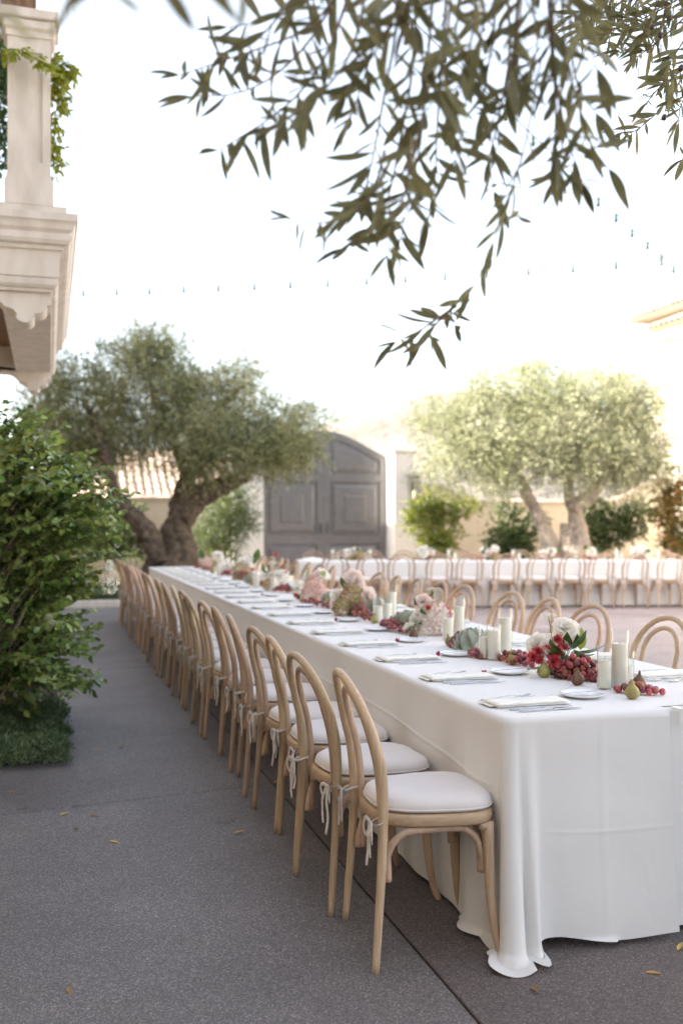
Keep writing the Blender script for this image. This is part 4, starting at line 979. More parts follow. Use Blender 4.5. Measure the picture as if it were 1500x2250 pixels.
for (uv, r, h, hc), n in zip(trio, names): candle(onT(*uv), r, h, hc, n)
trio = [((1064, 1447), .028, .155, .10), ((1084, 1449), .034, .16, .135), ((1109, 1432), .034, .212, .165)]
names = ['slim ivory candle beside the tan fig in the second candle cluster', 'stout ivory candle of the second candle cluster', 'tallest ivory candle of the second candle cluster']
for (uv, r, h, hc), n in zip(trio, names): candle(onT(*uv), r, h, hc, n)
trio = [((984, 1406), .031, .145, .115), ((1008, 1398), .033, .212, .165)]
names = ['short ivory candle in front of the pale hydrangea', 'tall ivory candle next to the pale hydrangea']
for (uv, r, h, hc), n in zip(trio, names): candle(onT(*uv), r, h, hc, n)
trio = [((830, 1368), .031, .155, .105), ((851, 1360), .033, .12, .10), ((861, 1354), .034, .212, .16)]
names = ['short ivory candle next to the green fig in the third candle cluster', 'stout ivory candle in the middle of the third candle cluster', 'tallest ivory candle of the third candle cluster']
for (uv, r, h, hc), n in zip(trio, names): candle(onT(*uv), r, h, hc, n)
far = [(655, 1309, .034, .15, .13, 'ivory candle beside the pink hydrangea on the long table'), (601, 1298, .033, .13, .11, 'ivory candle among the white roses near the red amaranth'), (612, 1291, .033, .2, .17, 'tall ivory candle among the white roses near the red amaranth'),
       (563, 1290, .034, .16, .14, 'ivory candle before the white roses far down the long table'), (482, 1264, .036, .16, .14, 'short ivory candle in the farthest candle pair of the long table'), (500, 1258, .034, .21, .185, 'tall ivory candle in the farthest candle pair of the long table'), (580, 1277, .036, .15, .135, 'wide ivory candle in the white rose cluster far down the long table')]
for u, v, r, h, hc, n in far: candle(onT(u, v), r, h, hc, n)
def onT2(x, y): p = T2 @ Vector((x, y, TZ + .001)); return p
t2c = [(.62, .62, .21, .18), (.70, .55, .15, .12), (1.26, .62, .21, .18), (1.18, .58, .14, .11), (2.62, .60, .21, .18), (2.72, .52, .14, .12), (3.75, .62, .21, .17), (3.84, .55, .15, .12), (4.85, .60, .2, .16), (5.55, .55, .2, .17), (5.65, .6, .15, .12), (6.3, .58, .2, .17)]
for i, (x, y, h, hc) in enumerate(t2c): candle(onT2(x, y), .034, h, hc, 'small ivory candle, %s from the gate end of the far cross table' % ORD[i], 'candles on the far cross table')

# ================================================================== FRUIT
def fig_mesh(m):
    mb = MB(); mb.lathe([(.001, .0), (.010, .0005), (.019, .005), (.0245, .014), (.0255, .022), (.023, .031), (.016, .041), (.009, .048), (.0055, .054), (.0045, .060), (.0035, .066), (.0036, .067), (.001, .0675)], 20, cap0=False, cap1=False); return mb.mesh('fig', m)
ME_fig = {'green': fig_mesh(M_figgreen), 'purple': fig_mesh(M_figpurple)}
def fig(u, v, kind, lab, s=1.0, tilt=.12):
    p = onT(u, v); M = Matrix.Translation(p) @ Matrix.Rotation(crng.uniform(0, 6), 4, 'Z') @ Matrix.Rotation(tilt * crng.uniform(.2, 1), 4, 'X') @ Matrix.Scale(s, 4)
    piece('fig', ME_fig[kind], M, lab, 'fig', 'figs along the long table')
fig(1388, 1535, 'green', 'green fig standing before the loose grapes at the table end', 1.02)
fig(1402, 1514, 'purple', 'brown fig peeping out behind the loose grapes at the table end', 1.05)
fig(1268, 1505, 'purple', 'purple fig in front of the big grape pile by the red mums')
fig(1193, 1488, 'green', 'brownish green fig under the red mums', 1.08)
fig(1127, 1460, 'green', 'green fig leaning on the small grape cluster before the red mums')
fig(1060, 1446, 'green', 'two toned green fig by the slim candle of the second cluster', 1.05)
fig(989, 1418, 'green', 'tan fig lying by the candle beside the pale hydrangea', .95, .8)
fig(908, 1404, 'purple', 'dark purple fig at the foot of the pale hydrangea', 1.05)
fig(821, 1369, 'green', 'green fig beside the third candle cluster', .95)
fig(799, 1358, 'purple', 'brown fig in the grapes of the green hydrangea arrangement', 1.1)
fig(718, 1334, 'green', 'green fig under the artichoke by the pink hydrangea', 1.1)
fig(545, 1280, 'purple', 'purple fig among the grapes far down the long table', 1.2)
fig(467, 1260, 'green', 'green fig at the farthest flower arrangement', 1.2)
mb = MB(); mb.ball((0, 0, 0), .0132, 14, 9, (1, 1, 1.08)); ME_grape = [mb.mesh('grape', M_grape)]
mb = MB(); mb.ball((0, 0, 0), .0118, 14, 9, (1, 1, 1.12)); ME_grape.append(mb.mesh('grape', M_grape))
def grape_points(a, b, n, w, h, q):
    """n grapes heaped along the table line a-b: width w, height h"""
    pts = []; d = .0228; tries = 0
    a, b = np.array(a), np.array(b); ax = b - a; L = np.linalg.norm(ax); ax = ax / (L + 1e-9); bx = np.array([-ax[1], ax[0], 0])
    while len(pts) < n and tries < 9000:
        tries += 1; t = q.uniform(-.08, 1.08); s = q.uniform(-1, 1); prof = max(.25, math.sin(PI * min(1, max(0, .12 + .76 * t)))) 
        zz = .0118 + (h * prof) * math.sqrt(max(0, 1 - s * s)) * q.uniform(0, 1) ** .5
        p = a + ax * L * t + bx * w * prof * s; p[2] = TZ + zz
        if all(np.linalg.norm(p - r) > d * q.uniform(.86, 1.0) for r in pts): pts.append(p)
    return pts
def grapes(a, b, n, w, h, lab, seed, single=True, stemlen=1):
    q = random.Random(seed); pts = grape_points(a, b, n, w, h, q); c = sum(pts) / len(pts)
    t = empty('grape_cluster', (c[0], c[1], TZ), 0, lab, 'grapes', 'red grape clusters along the tables'); o = Vector((c[0], c[1], TZ))
    if single:
        for p in pts: inst('grape', ME_grape[q.random() < .4], t, Matrix.Translation(Vector(p) - o) @ Matrix.Rotation(q.uniform(0, 3), 4, 'X'))
    else:
        mb = MB()
        for p in pts: mb.ball(np.array(p) - np.array(o), .0118, 8, 6)
        mb.build('grape', M_grapes, t)['kind'] = 'stuff'
    mb = MB(); prev = pts[0]; order = sorted(pts, key=lambda p: (p - np.array(a)).dot(np.array(b) - np.array(a)))
    core = [np.array([p[0], p[1], min(p[2], TZ + .018 + .5 * h) + .008]) - np.array(o) for p in order[:: max(1, len(order) // 5)]]
    if len(core) > 1: mb.tube(spline(core, 14), .0016, 5)
    for p in order[::2]:
        e = np.array(p) - np.array(o); k = min(core, key=lambda c_: np.linalg.norm(c_ - e)); 
        if np.linalg.norm(k - e) > .004: mb.tube([k, (k + e) / 2 + np.array([0, 0, .006]), e + np.array([0, 0, .010])], .0009, 4)
    mb.build('stem', M_stem, t); return t
grapes(onT(1352, 1520), onT(1450, 1528), 20, .028, .026, 'small loose cluster of red grapes at the near end of the long table', 3)
grapes(onT(1228, 1486), onT(1312, 1497), 84, .066, .085, 'big heap of red grapes in front of the red mums', 4)
grapes(onT(1104, 1450), onT(1166, 1468), 40, .042, .05, 'small cluster of red grapes trailing before the cream rose', 5)
grapes(onT(995, 1420), onT(1030, 1426), 44, .05, .065, 'dark red grape cluster beside the tan fig', 6)
grapes(onT(1036, 1440), onT(1056, 1448), 14, .026, .026, 'few red grapes leaning on the artichoke by the second candle cluster', 7)
grapes(onT(843, 1374), onT(893, 1394), 64, .058, .058, 'long cluster of red grapes running up to the pale hydrangea', 8)
grapes(onT(762, 1344), onT(815, 1366), 60, .055, .09, 'red grape cluster hanging from the green hydrangea arrangement', 9)
grapes(onT(722, 1334), onT(742, 1340), 34, .045, .05, 'few red grapes under the artichoke by the pink hydrangea', 10, False)
grapes(onT(665, 1322), onT(716, 1336), 40, .05, .035, 'red grapes at the foot of the pink hydrangea', 11, False)
grapes(onT(605, 1300), onT(646, 1302), 60, .07, .06, 'red grape cluster below the red amaranth', 12, False)
grapes(onT(524, 1272), onT(556, 1278), 60, .07, .11, 'red grapes piled on the green hydrangea far down the table', 13, False)
grapes(onT(488, 1264), onT(508, 1264), 40, .07, .06, 'red grapes between the farthest candles of the long table', 14, False)
grapes(onT(430, 1250), onT(462, 1254), 40, .07, .07, 'red grapes at the farthest flower arrangement', 15, False)
grapes(onT(566, 1288), onT(582, 1288), 14, .03, .03, 'red grapes by the candle before the white roses', 16, False)
def artichoke_mesh(seed):
    q = random.Random(seed); mb = MB(); R0 = .052
    for r in range(7):
        el = -.25 + r * .28; n = 10 - r
        for k in range(n):
            a = 2 * PI * (k + .5 * (r % 2)) / n; P = petal_pts(.052 - .003 * r, .021 - .0015 * r, .25, 5, -.35)
            Mx = Matrix.Rotation(a, 3, 'Z') @ Matrix.Rotation(-(el + .75), 3, 'Y')
            c = np.array([math.cos(a) * math.cos(el), math.sin(a) * math.cos(el), math.sin(el) + .5]) * R0 * .78
            mb.grid(P @ np.array(Mx).T + c)
    mb.ball((0, 0, R0 * .75), R0 * .74, 12, 8); return mb.mesh('artichoke', M_sage)
ME_art = artichoke_mesh(2)
def artichoke(u, v, s, lab):
    piece('artichoke', ME_art, Matrix.Translation(onT(u, v)) @ Matrix.Rotation(crng.uniform(0, 6), 4, 'Z') @ Matrix.Rotation(crng.uniform(-.3, .3), 4, 'X') @ Matrix.Scale(s, 4), lab, 'artichoke', 'grey green artichokes')
artichoke(1040, 1430, 1.25, 'grey green artichoke beside the second candle cluster')
artichoke(893, 1384, 1.3, 'grey green artichoke behind the grapes by the pale hydrangea')
artichoke(832, 1352, 1.35, 'grey green artichoke behind the third candle cluster')
artichoke(730, 1330, 1.2, 'dusty green artichoke beside the pink hydrangea')
artichoke(556, 1284, 1.3, 'grey green artichoke far down the long table')

# ================================================================== FLOWERS
def rose_mesh(seed, m):
    q = random.Random(seed); mb = MB()
    for ring, (n, tilt, L, W, cup, curl) in enumerate(((3, 1.42, .030, .016, .5, -.25), (4, 1.22, .034, .022, .45, .0), (5, .98, .040, .027, .38, .25), (6, .70, .045, .030, .3, .5), (7, .38, .046, .030, .22, .6), (6, .05, .042, .028, .2, .4))):
        for k in range(n):
            a = 2 * PI * (k + .5 * (ring % 2)) / n + q.uniform(-.15, .15); P = petal_pts(L * q.uniform(.9, 1.1), W, -curl, 6, cup)
            P[:, :, 2] += .0012 * np.sin(P[:, :, 1] * 300 + seed) * (P[:, :, 0] > .02)
            Mx = np.array(Matrix.Rotation(a, 3, 'Z') @ Matrix.Rotation(-tilt - q.uniform(-.08, .08), 3, 'Y')); mb.grid(P @ Mx.T + np.array([math.cos(a), math.sin(a), 0]) * .004)
    return mb.mesh('rose', m)
def mum_mesh(m, n0=26, L0=.024):
    mb = MB(); q = random.Random(n0)
    for ring, (n, tilt, L) in enumerate(((n0, .1, L0), (n0, .38, L0 * .95), (n0 - 4, .7, L0 * .8), (14, 1.0, L0 * .6), (8, 1.3, L0 * .42))):
        for k in range(n):
            a = 2 * PI * k / n + q.uniform(-.1, .1); P = petal_pts(L * q.uniform(.85, 1.1), .0031, .35, 4, .5)
            Mx = np.array(Matrix.Rotation(a, 3, 'Z') @ Matrix.Rotation(-tilt, 3, 'Y')); mb.grid(P @ Mx.T)
    return mb.mesh('mum', m)
def hydrangea_mesh(m, seed, R0=.062, n=95):
    q = random.Random(seed); mb = MB()
    for i in range(n):
        z = 1 - 1.55 * (i + .5) / n; a = i * 2.39996; s = math.sqrt(max(0, 1 - z * z)); N = Vector((s * math.cos(a), s * math.sin(a), z))
        r = R0 * (q.uniform(.86, 1.06)); rot = N.to_track_quat('Z', 'Y').to_matrix() @ Matrix.Rotation(q.uniform(0, 6), 3, 'Z') @ Matrix.Rotation(q.uniform(-.45, .45), 3, 'X')
        for k in range(4):
            b = k * PI / 2; w = q.uniform(.0085, .011)
            P = np.array([[0, 0, 0], [w * .75, -w * .62, .0018], [w * 1.35, 0, .003 + q.uniform(-.002, .002)], [w * .75, w * .62, .0018]]); Mz = np.array(Matrix.Rotation(b, 3, 'Z')); P = P @ Mz.T
            mb.add(P @ np.array(rot).T + np.array(N) * r, [(0, 1, 2, 3)])
    return mb.mesh('hydrangea', m, False)
def leaf_mesh(L, W, m, fold=.25, name='leaf', curl=-.25):
    mb = MB(); P = []
    for k in range(6):
        t = k / 5; w = W * math.sin(PI * (.04 + .93 * t) ** .85) if 0 < k < 5 else W * .04; z = curl * L * t * t
        P.append([(L * t, -w, z + fold * w), (L * t, 0, z), (L * t, w, z + fold * w)])
    mb.grid(P); return mb.mesh(name, m)
def lace_mesh():
    mb = MB(); q = random.Random(8)
    for i in range(16):
        a = i * 2.4; r = .034 * math.sqrt(i / 16); c = np.array([r * math.cos(a), r * math.sin(a), .006 - r * r * 6]); mb.tube([(0, 0, -.03), c], .0007, 3, caps=False)
        for k in range(12):
            d = np.array([q.gauss(0, .0042), q.gauss(0, .0042), q.uniform(0, .003)]); s = .0022
            mb.add([c + d + np.array(o) for o in ((s, 0, 0), (0, s, .0006), (-s, 0, 0), (0, -s, .0006))], [(0, 1, 2, 3)])
    return mb.mesh('lace_flower', M_lace, False)
FL = {'rose': [rose_mesh(1, M_rose), rose_mesh(2, M_rose)], 'blush': [rose_mesh(3, M_blush), rose_mesh(4, M_blush)], 'mum': [mum_mesh(M_mum, 26, .029), mum_mesh(M_mum, 22, .026)], 'coral': [mum_mesh(M_coral, 14, .024)],
      'hpale': [hydrangea_mesh(M_hydpale, 1)], 'hpink': [hydrangea_mesh(M_hydpink, 2)], 'hgreen': [hydrangea_mesh(M_hydgreen, 3)], 'leaf': [leaf_mesh(.095, .028, M_leafdark), leaf_mesh(.08, .026, M_leafdark, .3)], 'lime': [leaf_mesh(.09, .022, M_leaflime, .2)], 'lace': [lace_mesh()]}
FN = {'rose': 'rose', 'blush': 'blush_rose', 'mum': 'red_mum', 'coral': 'coral_flower', 'hpale': 'hydrangea', 'hpink': 'hydrangea', 'hgreen': 'hydrangea', 'leaf': 'leaf', 'lime': 'leaf', 'lace': 'lace_flower'}
def arrangement(base, items, label, seed, group='flower arrangements along the long table', zt=TZ):
    """items: (kind, offset from the base (x right, y away, z up in camera-aligned metres), scale, facing) ; stems run down to the vessel"""
    q = random.Random(seed); t = empty('flower_arrangement', base, 0, label, 'flowers', group)
    mb = MB(); mb.lathe([(.03, .001), (.038, .004), (.042, .03), (.036, .05), (.034, .05), (.01, .03)], 16); mb.build('vessel', M_leafdark, t)
    sm = MB()
    for kind, (ox, oy, oz), s, face in items:
        p = c2w(ox, oy, oz)
        f = Vector(face) if face else Vector((p.x, p.y, max(.02, p.z * .8)))
        f = c2w(*face) if face else f
        if kind in ('leaf', 'lime'):
            x = f.normalized(); y = x.cross(Vector((q.uniform(-.3, .3), q.uniform(-.3, .3), 1))).normalized(); z = x.cross(y) * -1; z = y.cross(x) * -1
            Mx = Matrix((x, y, z)).transposed().to_4x4()
        else: Mx = f.to_track_quat('Z', 'Y').to_matrix().to_4x4() @ Matrix.Rotation(q.uniform(0, 6), 4, 'Z')
        inst(FN[kind], q.choice(FL[kind]), t, Matrix.Translation(p) @ Mx @ Matrix.Scale(s, 4))
        st = np.array(p) - np.array(f.normalized()) * .004
        sm.tube(spline([(p.x * .12, p.y * .12, .03), (p.x * .6, p.y * .6, p.z * .6), tuple(st)], 7), .0017, 5)
    sm.build('stem', M_stem, t); return t
def offs(u, v, d, base, db):
    """pixel at depth d -> offset from base in camera-aligned metres"""
    return ((u - 750) / FPX * d - (base[0]), d - db, CH - (v - HOR) / FPX * d - TZ)
def arr_px(ub, vb, items, label, seed, **k):
    p = onT(ub, vb, TZ); db = depth_z(vb, TZ); xb = (ub - 750) / FPX * db
    it = [(kind, offs(u, v, db + dd, (xb,), db), s, face) for kind, u, v, dd, s, face in items]
    return arrangement(p, it, label, seed, **k)
C_ = (0, -1, .35)
arr_px(1224, 1482, [
    ('rose', 1242, 1383, .03, 1.05, (.15, -.7, .7)), ('rose', 1250, 1408, -.0, .75, (.5, -.8, .3)), ('rose', 1180, 1417, .02, 1.0, (-.6, -.6, .5)), ('rose', 1207, 1410, .05, .85, (-.1, -.5, .9)), ('rose', 1200, 1425, -.02, .7, (-.3, -.9, .3)),
    ('mum', 1224, 1406, -.05, .95, C_), ('mum', 1171, 1444, -.06, 1.05, (-.4, -.9, .2)), ('mum', 1184, 1451, -.07, .85, C_), ('mum', 1214, 1454, -.09, 1.15, (.1, -1, .1)), ('mum', 1199, 1428, -.04, .8, (-.1, -.8, .6)), ('mum', 1234, 1424, -.03, .95, (.2, -.6, .8)),
    ('mum', 1209, 1438, -.05, .8, C_), ('mum', 1190, 1437, -.05, .8, (-.3, -.8, .5)), ('lace', 1204, 1352, .04, 1.0, (0, -.1, 1)), ('lace', 1196, 1432, -.06, .55, (-.3, -.8, .5)),
    ('lime', 1274, 1428, .02, 1.0, (.05, -.15, 1)), ('leaf', 1232, 1438, -.06, 1.0, (-.5, -.6, .2)), ('leaf', 1244, 1440, -.06, .9, (-.2, -.8, -.4)), ('leaf', 1258, 1432, -.03, 1.0, (.6, -.5, -.2)), ('leaf', 1266, 1436, -.02, 1.25, (.8, -.3, -.5)),
    ('leaf', 1262, 1442, -.04, 1.1, (.5, -.6, -.7)), ('lime', 1278, 1438, -.02, 1.15, (.85, -.3, -.5)), ('leaf', 1252, 1428, -.02, 1.0, (.3, -.5, .6)), ('leaf', 1246, 1448, -.07, .8, (.2, -.8, -.5)), ('leaf', 1180, 1464, -.08, .8, (-.7, -.6, -.25)), ('leaf', 1222, 1480, -.09, .7, (0, -1, -.3)),
    ('leaf', 1272, 1430, -.03, 1.3, (.9, -.5, .1)), ('leaf', 1252, 1420, -.02, 1.2, (.6, -.5, .5)), ('leaf', 1262, 1428, -.05, 1.3, (.4, -.8, -.3)), ('leaf', 1286, 1446, -.02, 1.2, (.9, -.3, -.3)), ('leaf', 1236, 1430, -.06, 1.1, (-.7, -.6, .3)), ('mum', 1222, 1432, -.06, 1.0, (.1, -.9, .4)), ('mum', 1180, 1432, -.05, .9, (-.4, -.8, .4)), ('leaf', 1270, 1452, -.02, 1.1, (.7, -.4, -.6)), ('leaf', 1240, 1428, .0, .9, (.0, -.6, .7)), ('leaf', 1210, 1470, -.06, .8, (.3, -.9, 0)), ('hgreen', 1228, 1455, .03, .7, (0, -.5, .8))],
    'arrangement of red mums with white roses and dark leaves at the near end', 1)
arr_px(952, 1392, [
    ('hpale', 967, 1376, -.10, 1.0, (.1, -1, .2)), ('hpale', 962, 1350, -.02, 1.15, (.1, -.8, .6)), ('hpale', 986, 1362, .02, .9, (.6, -.6, .4)), ('hpale', 940, 1386, -.1, .8, (-.4, -.9, .1)), ('rose', 900, 1383, -.06, .8, (-.6, -.8, .2)), ('rose', 918, 1352, -.02, .75, (-.7, -.5, .5)), ('rose', 932, 1345, .0, .7, (-.4, -.6, .7)), ('rose', 910, 1362, -.02, .7, (-.8, -.5, .2)),
    ('blush', 930, 1322, .03, .95, (-.2, -.6, .7)), ('blush', 944, 1328, .02, .8, (.2, -.6, .7)), ('coral', 976, 1340, -.03, 1.4, (.5, -.6, .6)), ('coral', 984, 1350, -.03, 1.2, (.7, -.5, .4)), ('coral', 940, 1336, -.05, .8, (.0, -.9, .4)), ('leaf', 936, 1350, -.07, .8, (-.5, -.8, .3)), ('lace', 951, 1296, .04, 1.35, (0, -.1, 1)), ('leaf', 913, 1365, -.05, .9, (-.5, -.6, -.6)), ('leaf', 922, 1335, .02, .8, (-.6, -.3, .6)), ('lime', 957, 1335, .0, .6, (.3, -.5, .8)), ('leaf', 926, 1372, -.07, .8, (-.2, -.9, .1)), ('leaf', 945, 1312, .03, .6, (.3, -.2, .9)),
    ('hpale', 945, 1362, -.03, .8, (-.2, -.9, .4))],
    'arrangement of pale pink hydrangea with white roses and lace flower', 2)
arr_px(775, 1350, [
    ('hgreen', 768, 1316, -.06, 1.15, (0, -1, .2)), ('hgreen', 776, 1296, -.02, 1.05, (0, -.8, .6)), ('hgreen', 752, 1335, -.08, 1.1, (-.3, -.9, 0)), ('hgreen', 780, 1325, -.06, 1.0, (.3, -.9, .1)), ('hgreen', 790, 1345, -.02, .8, (.4, -.8, .1)),
    ('blush', 776, 1270, .0, 1.35, (0, -.8, .6)), ('blush', 784, 1278, -.03, 1.1, (.2, -.9, .4)), ('blush', 806, 1310, -.02, 1.35, (.6, -.7, .35)), ('rose', 742, 1312, .0, 1.2, (-.7, -.6, .3)), ('rose', 738, 1330, -.03, 1.0, (-.7, -.7, .0)), ('leaf', 775, 1347, -.1, .8, (.2, -.9, -.2)), ('leaf', 762, 1290, .0, .9, (-.5, -.4, .6))],
    'tall arrangement of green hydrangea topped with a blush rose', 3)
arr_px(690, 1322, [
    ('hpink', 692, 1294, -.05, 1.35, (0, -.9, .4)), ('hpink', 680, 1308, -.08, 1.2, (-.3, -.9, .1)), ('hpink', 704, 1308, -.06, 1.2, (.4, -.9, .1)), ('hpink', 696, 1320, -.1, 1.0, (.1, -1, 0)), ('hpink', 688, 1282, .0, 1.1, (0, -.4, .9)),
    ('rose', 708, 1262, .03, 1.1, (.4, -.6, .7)), ('coral', 690, 1256, .02, .6, (-.1, -.6, .8)), ('lime', 678, 1280, .0, 1.4, (-.2, -.2, 1)), ('lime', 704, 1276, .0, 1.0, (.4, -.2, .8)), ('blush', 696, 1264, .0, .8, (0, -.8, .6))],
    'rounded arrangement of pink hydrangea with a white rose on top', 4)
arr_px(622, 1296, [
    ('rose', 612, 1266, -.03, 1.2, (-.1, -.8, .6)), ('rose', 602, 1276, -.05, 1.1, (-.5, -.8, .3)), ('rose', 622, 1262, .0, 1.1, (.2, -.6, .8)), ('rose', 598, 1264, .0, 1.0, (-.5, -.4, .7)), ('coral', 618, 1247, .0, .9, (0, -.4, .9)), ('coral', 628, 1258, .0, .9, (.4, -.5, .7)), ('coral', 630, 1284, -.06, .8, (.4, -.9, .2)), ('coral', 606, 1220, .05, 1.3, (0, -.4, .9)), ('hgreen', 590, 1285, -.05, 1.0, (-.5, -.8, .2)), ('leaf', 588, 1262, 0, 1.3, (-.6, -.3, .8)), ('lace', 600, 1238, .03, 1.4, (0, -.4, .9))],
    'airy arrangement of white roses with red amaranth blooms', 5)
arr_px(535, 1272, [
    ('hgreen', 528, 1254, -.06, 1.4, (-.2, -.9, .3)), ('hgreen', 540, 1262, -.08, 1.3, (.1, -1, .1)), ('hgreen', 524, 1268, -.08, 1.1, (-.4, -.9, 0)), ('rose', 535, 1235, .0, 1.5, (0, -.6, .8)), ('rose', 543, 1240, -.02, 1.2, (.3, -.6, .6)), ('coral', 553, 1252, -.03, 1.3, (.5, -.7, .4)), ('leaf', 556, 1240, .03, 1.5, (.4, -.2, .8)), ('leaf', 562, 1232, .04, 1.5, (.2, -.2, .9)), ('lace', 555, 1225, .05, 1.6, (0, -.3, .9))],
    'arrangement of green hydrangea with white ranunculus past the middle of the long table', 6)
arr_px(452, 1252, [
    ('hpink', 456, 1238, -.05, 1.4, (0, -.9, .3)), ('coral', 436, 1236, -.03, 1.2, (-.5, -.8, .2)), ('coral', 432, 1246, -.03, 1.2, (-.5, -.8, .2)), ('coral', 456, 1216, .0, 1.2, (0, -.5, .8)), ('rose', 478, 1222, .0, 1.6, (.3, -.6, .7)), ('rose', 484, 1232, -.02, 1.2, (.4, -.7, .4)), ('lime', 462, 1226, 0, 1.5, (.3, -.3, .9)), ('leaf', 446, 1228, 0, 1.5, (-.2, -.3, .9)), ('hgreen', 474, 1246, -.05, 1.2, (.3, -.9, .1)), ('rose', 442, 1234, -.02, .9, (-.4, -.7, .5))],
    'farthest arrangement of white roses and coral blooms on the long table', 7)
arr_px(572, 1286, [('rose', 566, 1272, -.05, 1.2, (-.3, -.8, .4)), ('rose', 578, 1266, -.02, 1.1, (.2, -.6, .8)), ('leaf', 584, 1270, 0, 1.2, (.6, -.4, .5)), ('coral', 572, 1278, -.08, 1.0, (0, -1, .1)), ('blush', 586, 1278, -.05, 1.0, (.4, -.8, .2)), ('hgreen', 560, 1280, -.04, .9, (-.5, -.8, .1))],
    'low cluster of white roses and coral blooms between two candle groups', 8)
arr_px(660, 1316, [('rose', 655, 1294, -.03, 1.0, (-.3, -.7, .6)), ('rose', 664, 1290, .0, .9, (.2, -.6, .8)), ('leaf', 650, 1298, -.02, 1.1, (-.7, -.4, .4)), ('coral', 650, 1308, -.06, 1.0, (-.3, -.9, .1)), ('lime', 668, 1296, .0, 1.0, (.4, -.3, .8))],
    'small cluster of white roses tucked against the pink hydrangea', 9)
arr_px(505, 1264, [('rose', 500, 1246, -.02, 1.3, (-.2, -.7, .6)), ('blush', 510, 1250, -.03, 1.1, (.3, -.8, .4)), ('leaf', 514, 1242, 0, 1.4, (.5, -.3, .7)), ('coral', 504, 1256, -.06, 1.1, (0, -1, .2))],
    'little cluster of blush and white blooms behind the farthest candle pair', 10)
t2names = ['arrangement of white roses over green hydrangea in front of the dark gate', 'arrangement of white roses and coral blooms before the lime shrub', 'low arrangement of white blooms and red grapes under the round glossy shrub', 'sparse arrangement with a tall white bloom before the sunlit trunks',
           'arrangement with one white rose and coral buds before the clipped shrub', 'arrangement of big white roses below the citrus tree', 'arrangement of white roses at the house end of the far table']
for i, (x, kinds) in enumerate(((.98, ('hgreen', 'hgreen', 'rose', 'rose', 'blush', 'leaf')), (2.22, ('rose', 'rose', 'coral', 'coral', 'leaf', 'rose')), (3.3, ('rose', 'blush', 'coral', 'leaf', 'hgreen')), (4.4, ('lace', 'rose', 'coral', 'coral', 'leaf')), (5.12, ('rose', 'coral', 'coral', 'lime', 'leaf')), (6.0, ('rose', 'rose', 'coral', 'leaf', 'rose')), (7.2, ('rose', 'rose', 'hgreen', 'coral', 'leaf')))):
    q = random.Random(60 + i); it = []
    for j, k in enumerate(kinds * 2):
        low = k in ('coral', 'hgreen')
        it.append((k, (q.uniform(-.14, .14), q.uniform(-.07, .05), q.uniform(.03, .09) if low else q.uniform(.1, .2)), q.uniform(1.1, 1.5) * (1.2 if k == 'rose' else 1), (q.uniform(-.5, .5), -.8, q.uniform(.2, .8))))
    arrangement(onT2(x, .6), it, t2names[i], 70 + i, group='flower arrangements on the far cross table')
for i, x in enumerate((1.55, 2.0, 3.0, 3.55, 4.15, 5.0, 5.85, 6.6)):
    a = onT2(x, .5); b = onT2(x + .2, .55); grapes(a, b, 22, .05, .03, 'red grapes on the far cross table, %s from the gate end' % ORD[i], 90 + i, False)
mb = MB(); P = [[(x, y, .004 + .05 * max(0, 1 - (x / .24) ** 2) * max(0, 1 - (y / .2) ** 2) * (1 + .5 * nz(x * 14, y * 14, 3))) for y in np.linspace(-.2, .2, 18)] for x in np.linspace(-.24, .24, 22)]
mb.grid(P); o = mb.build('folded_cloth', M_napkin); o.location = onT2(.26, .5); tag(o, 'crumpled white cloth left on the gate end of the far table', 'cloth')

# ================================================================== LEAFY SHRUB BY THE PATH
ME_my = [leaf_mesh(.062, .019, M_myrtle, .28, 'leaf', -.22), leaf_mesh(.055, .018, M_myrtle, .18, 'leaf', .12), leaf_mesh(.07, .02, M_myrtle, .35, 'leaf', -.35)]
def leaf_verts(me): return np.array([v.co for v in me.vertices]), [tuple(p.vertices) for p in me.polygons]
def frame(p, x, up, s=1.0):
    x = Vector(x).normalized(); y = Vector(up).cross(x)
    if y.length < 1e-4: y = Vector((1, 0, 0)).cross(x)
    y.normalize(); z = x.cross(y)
    M = Matrix((x, y, z)).transposed().to_4x4() @ Matrix.Scale(s, 4); M.translation = p; return M
def place_leaves(t, off, mats, meshes, mass_mat, n_single, mass_name, name='leaf'):
    """the n_single that show largest (nearest the camera) are parts of their own, the rest is one mass"""
    cp = Vector(cam.location); mats = sorted(mats, key=lambda m: (m[0].translation - cp).length)
    for M, k in mats[:n_single]: inst(name, meshes[k], t, off @ M)
    if len(mats) > n_single:
        L = [leaf_verts(m) for m in meshes]; V = []; F = []; b = 0
        for M, k in mats[n_single:]:
            v, f = L[k]; A = np.array(off @ M); V.append(v @ A[:3, :3].T + A[:3, 3]); F += [tuple(i + b for i in q) for q in f]; b += len(v)
        me = bpy.data.meshes.new(mass_name); me.from_pydata(np.vstack(V).tolist(), [], F); me.materials.append(mass_mat); me.polygons.foreach_set('use_smooth', [True] * len(me.polygons)); me.update()
        inst(mass_name, me, t)['kind'] = 'stuff'
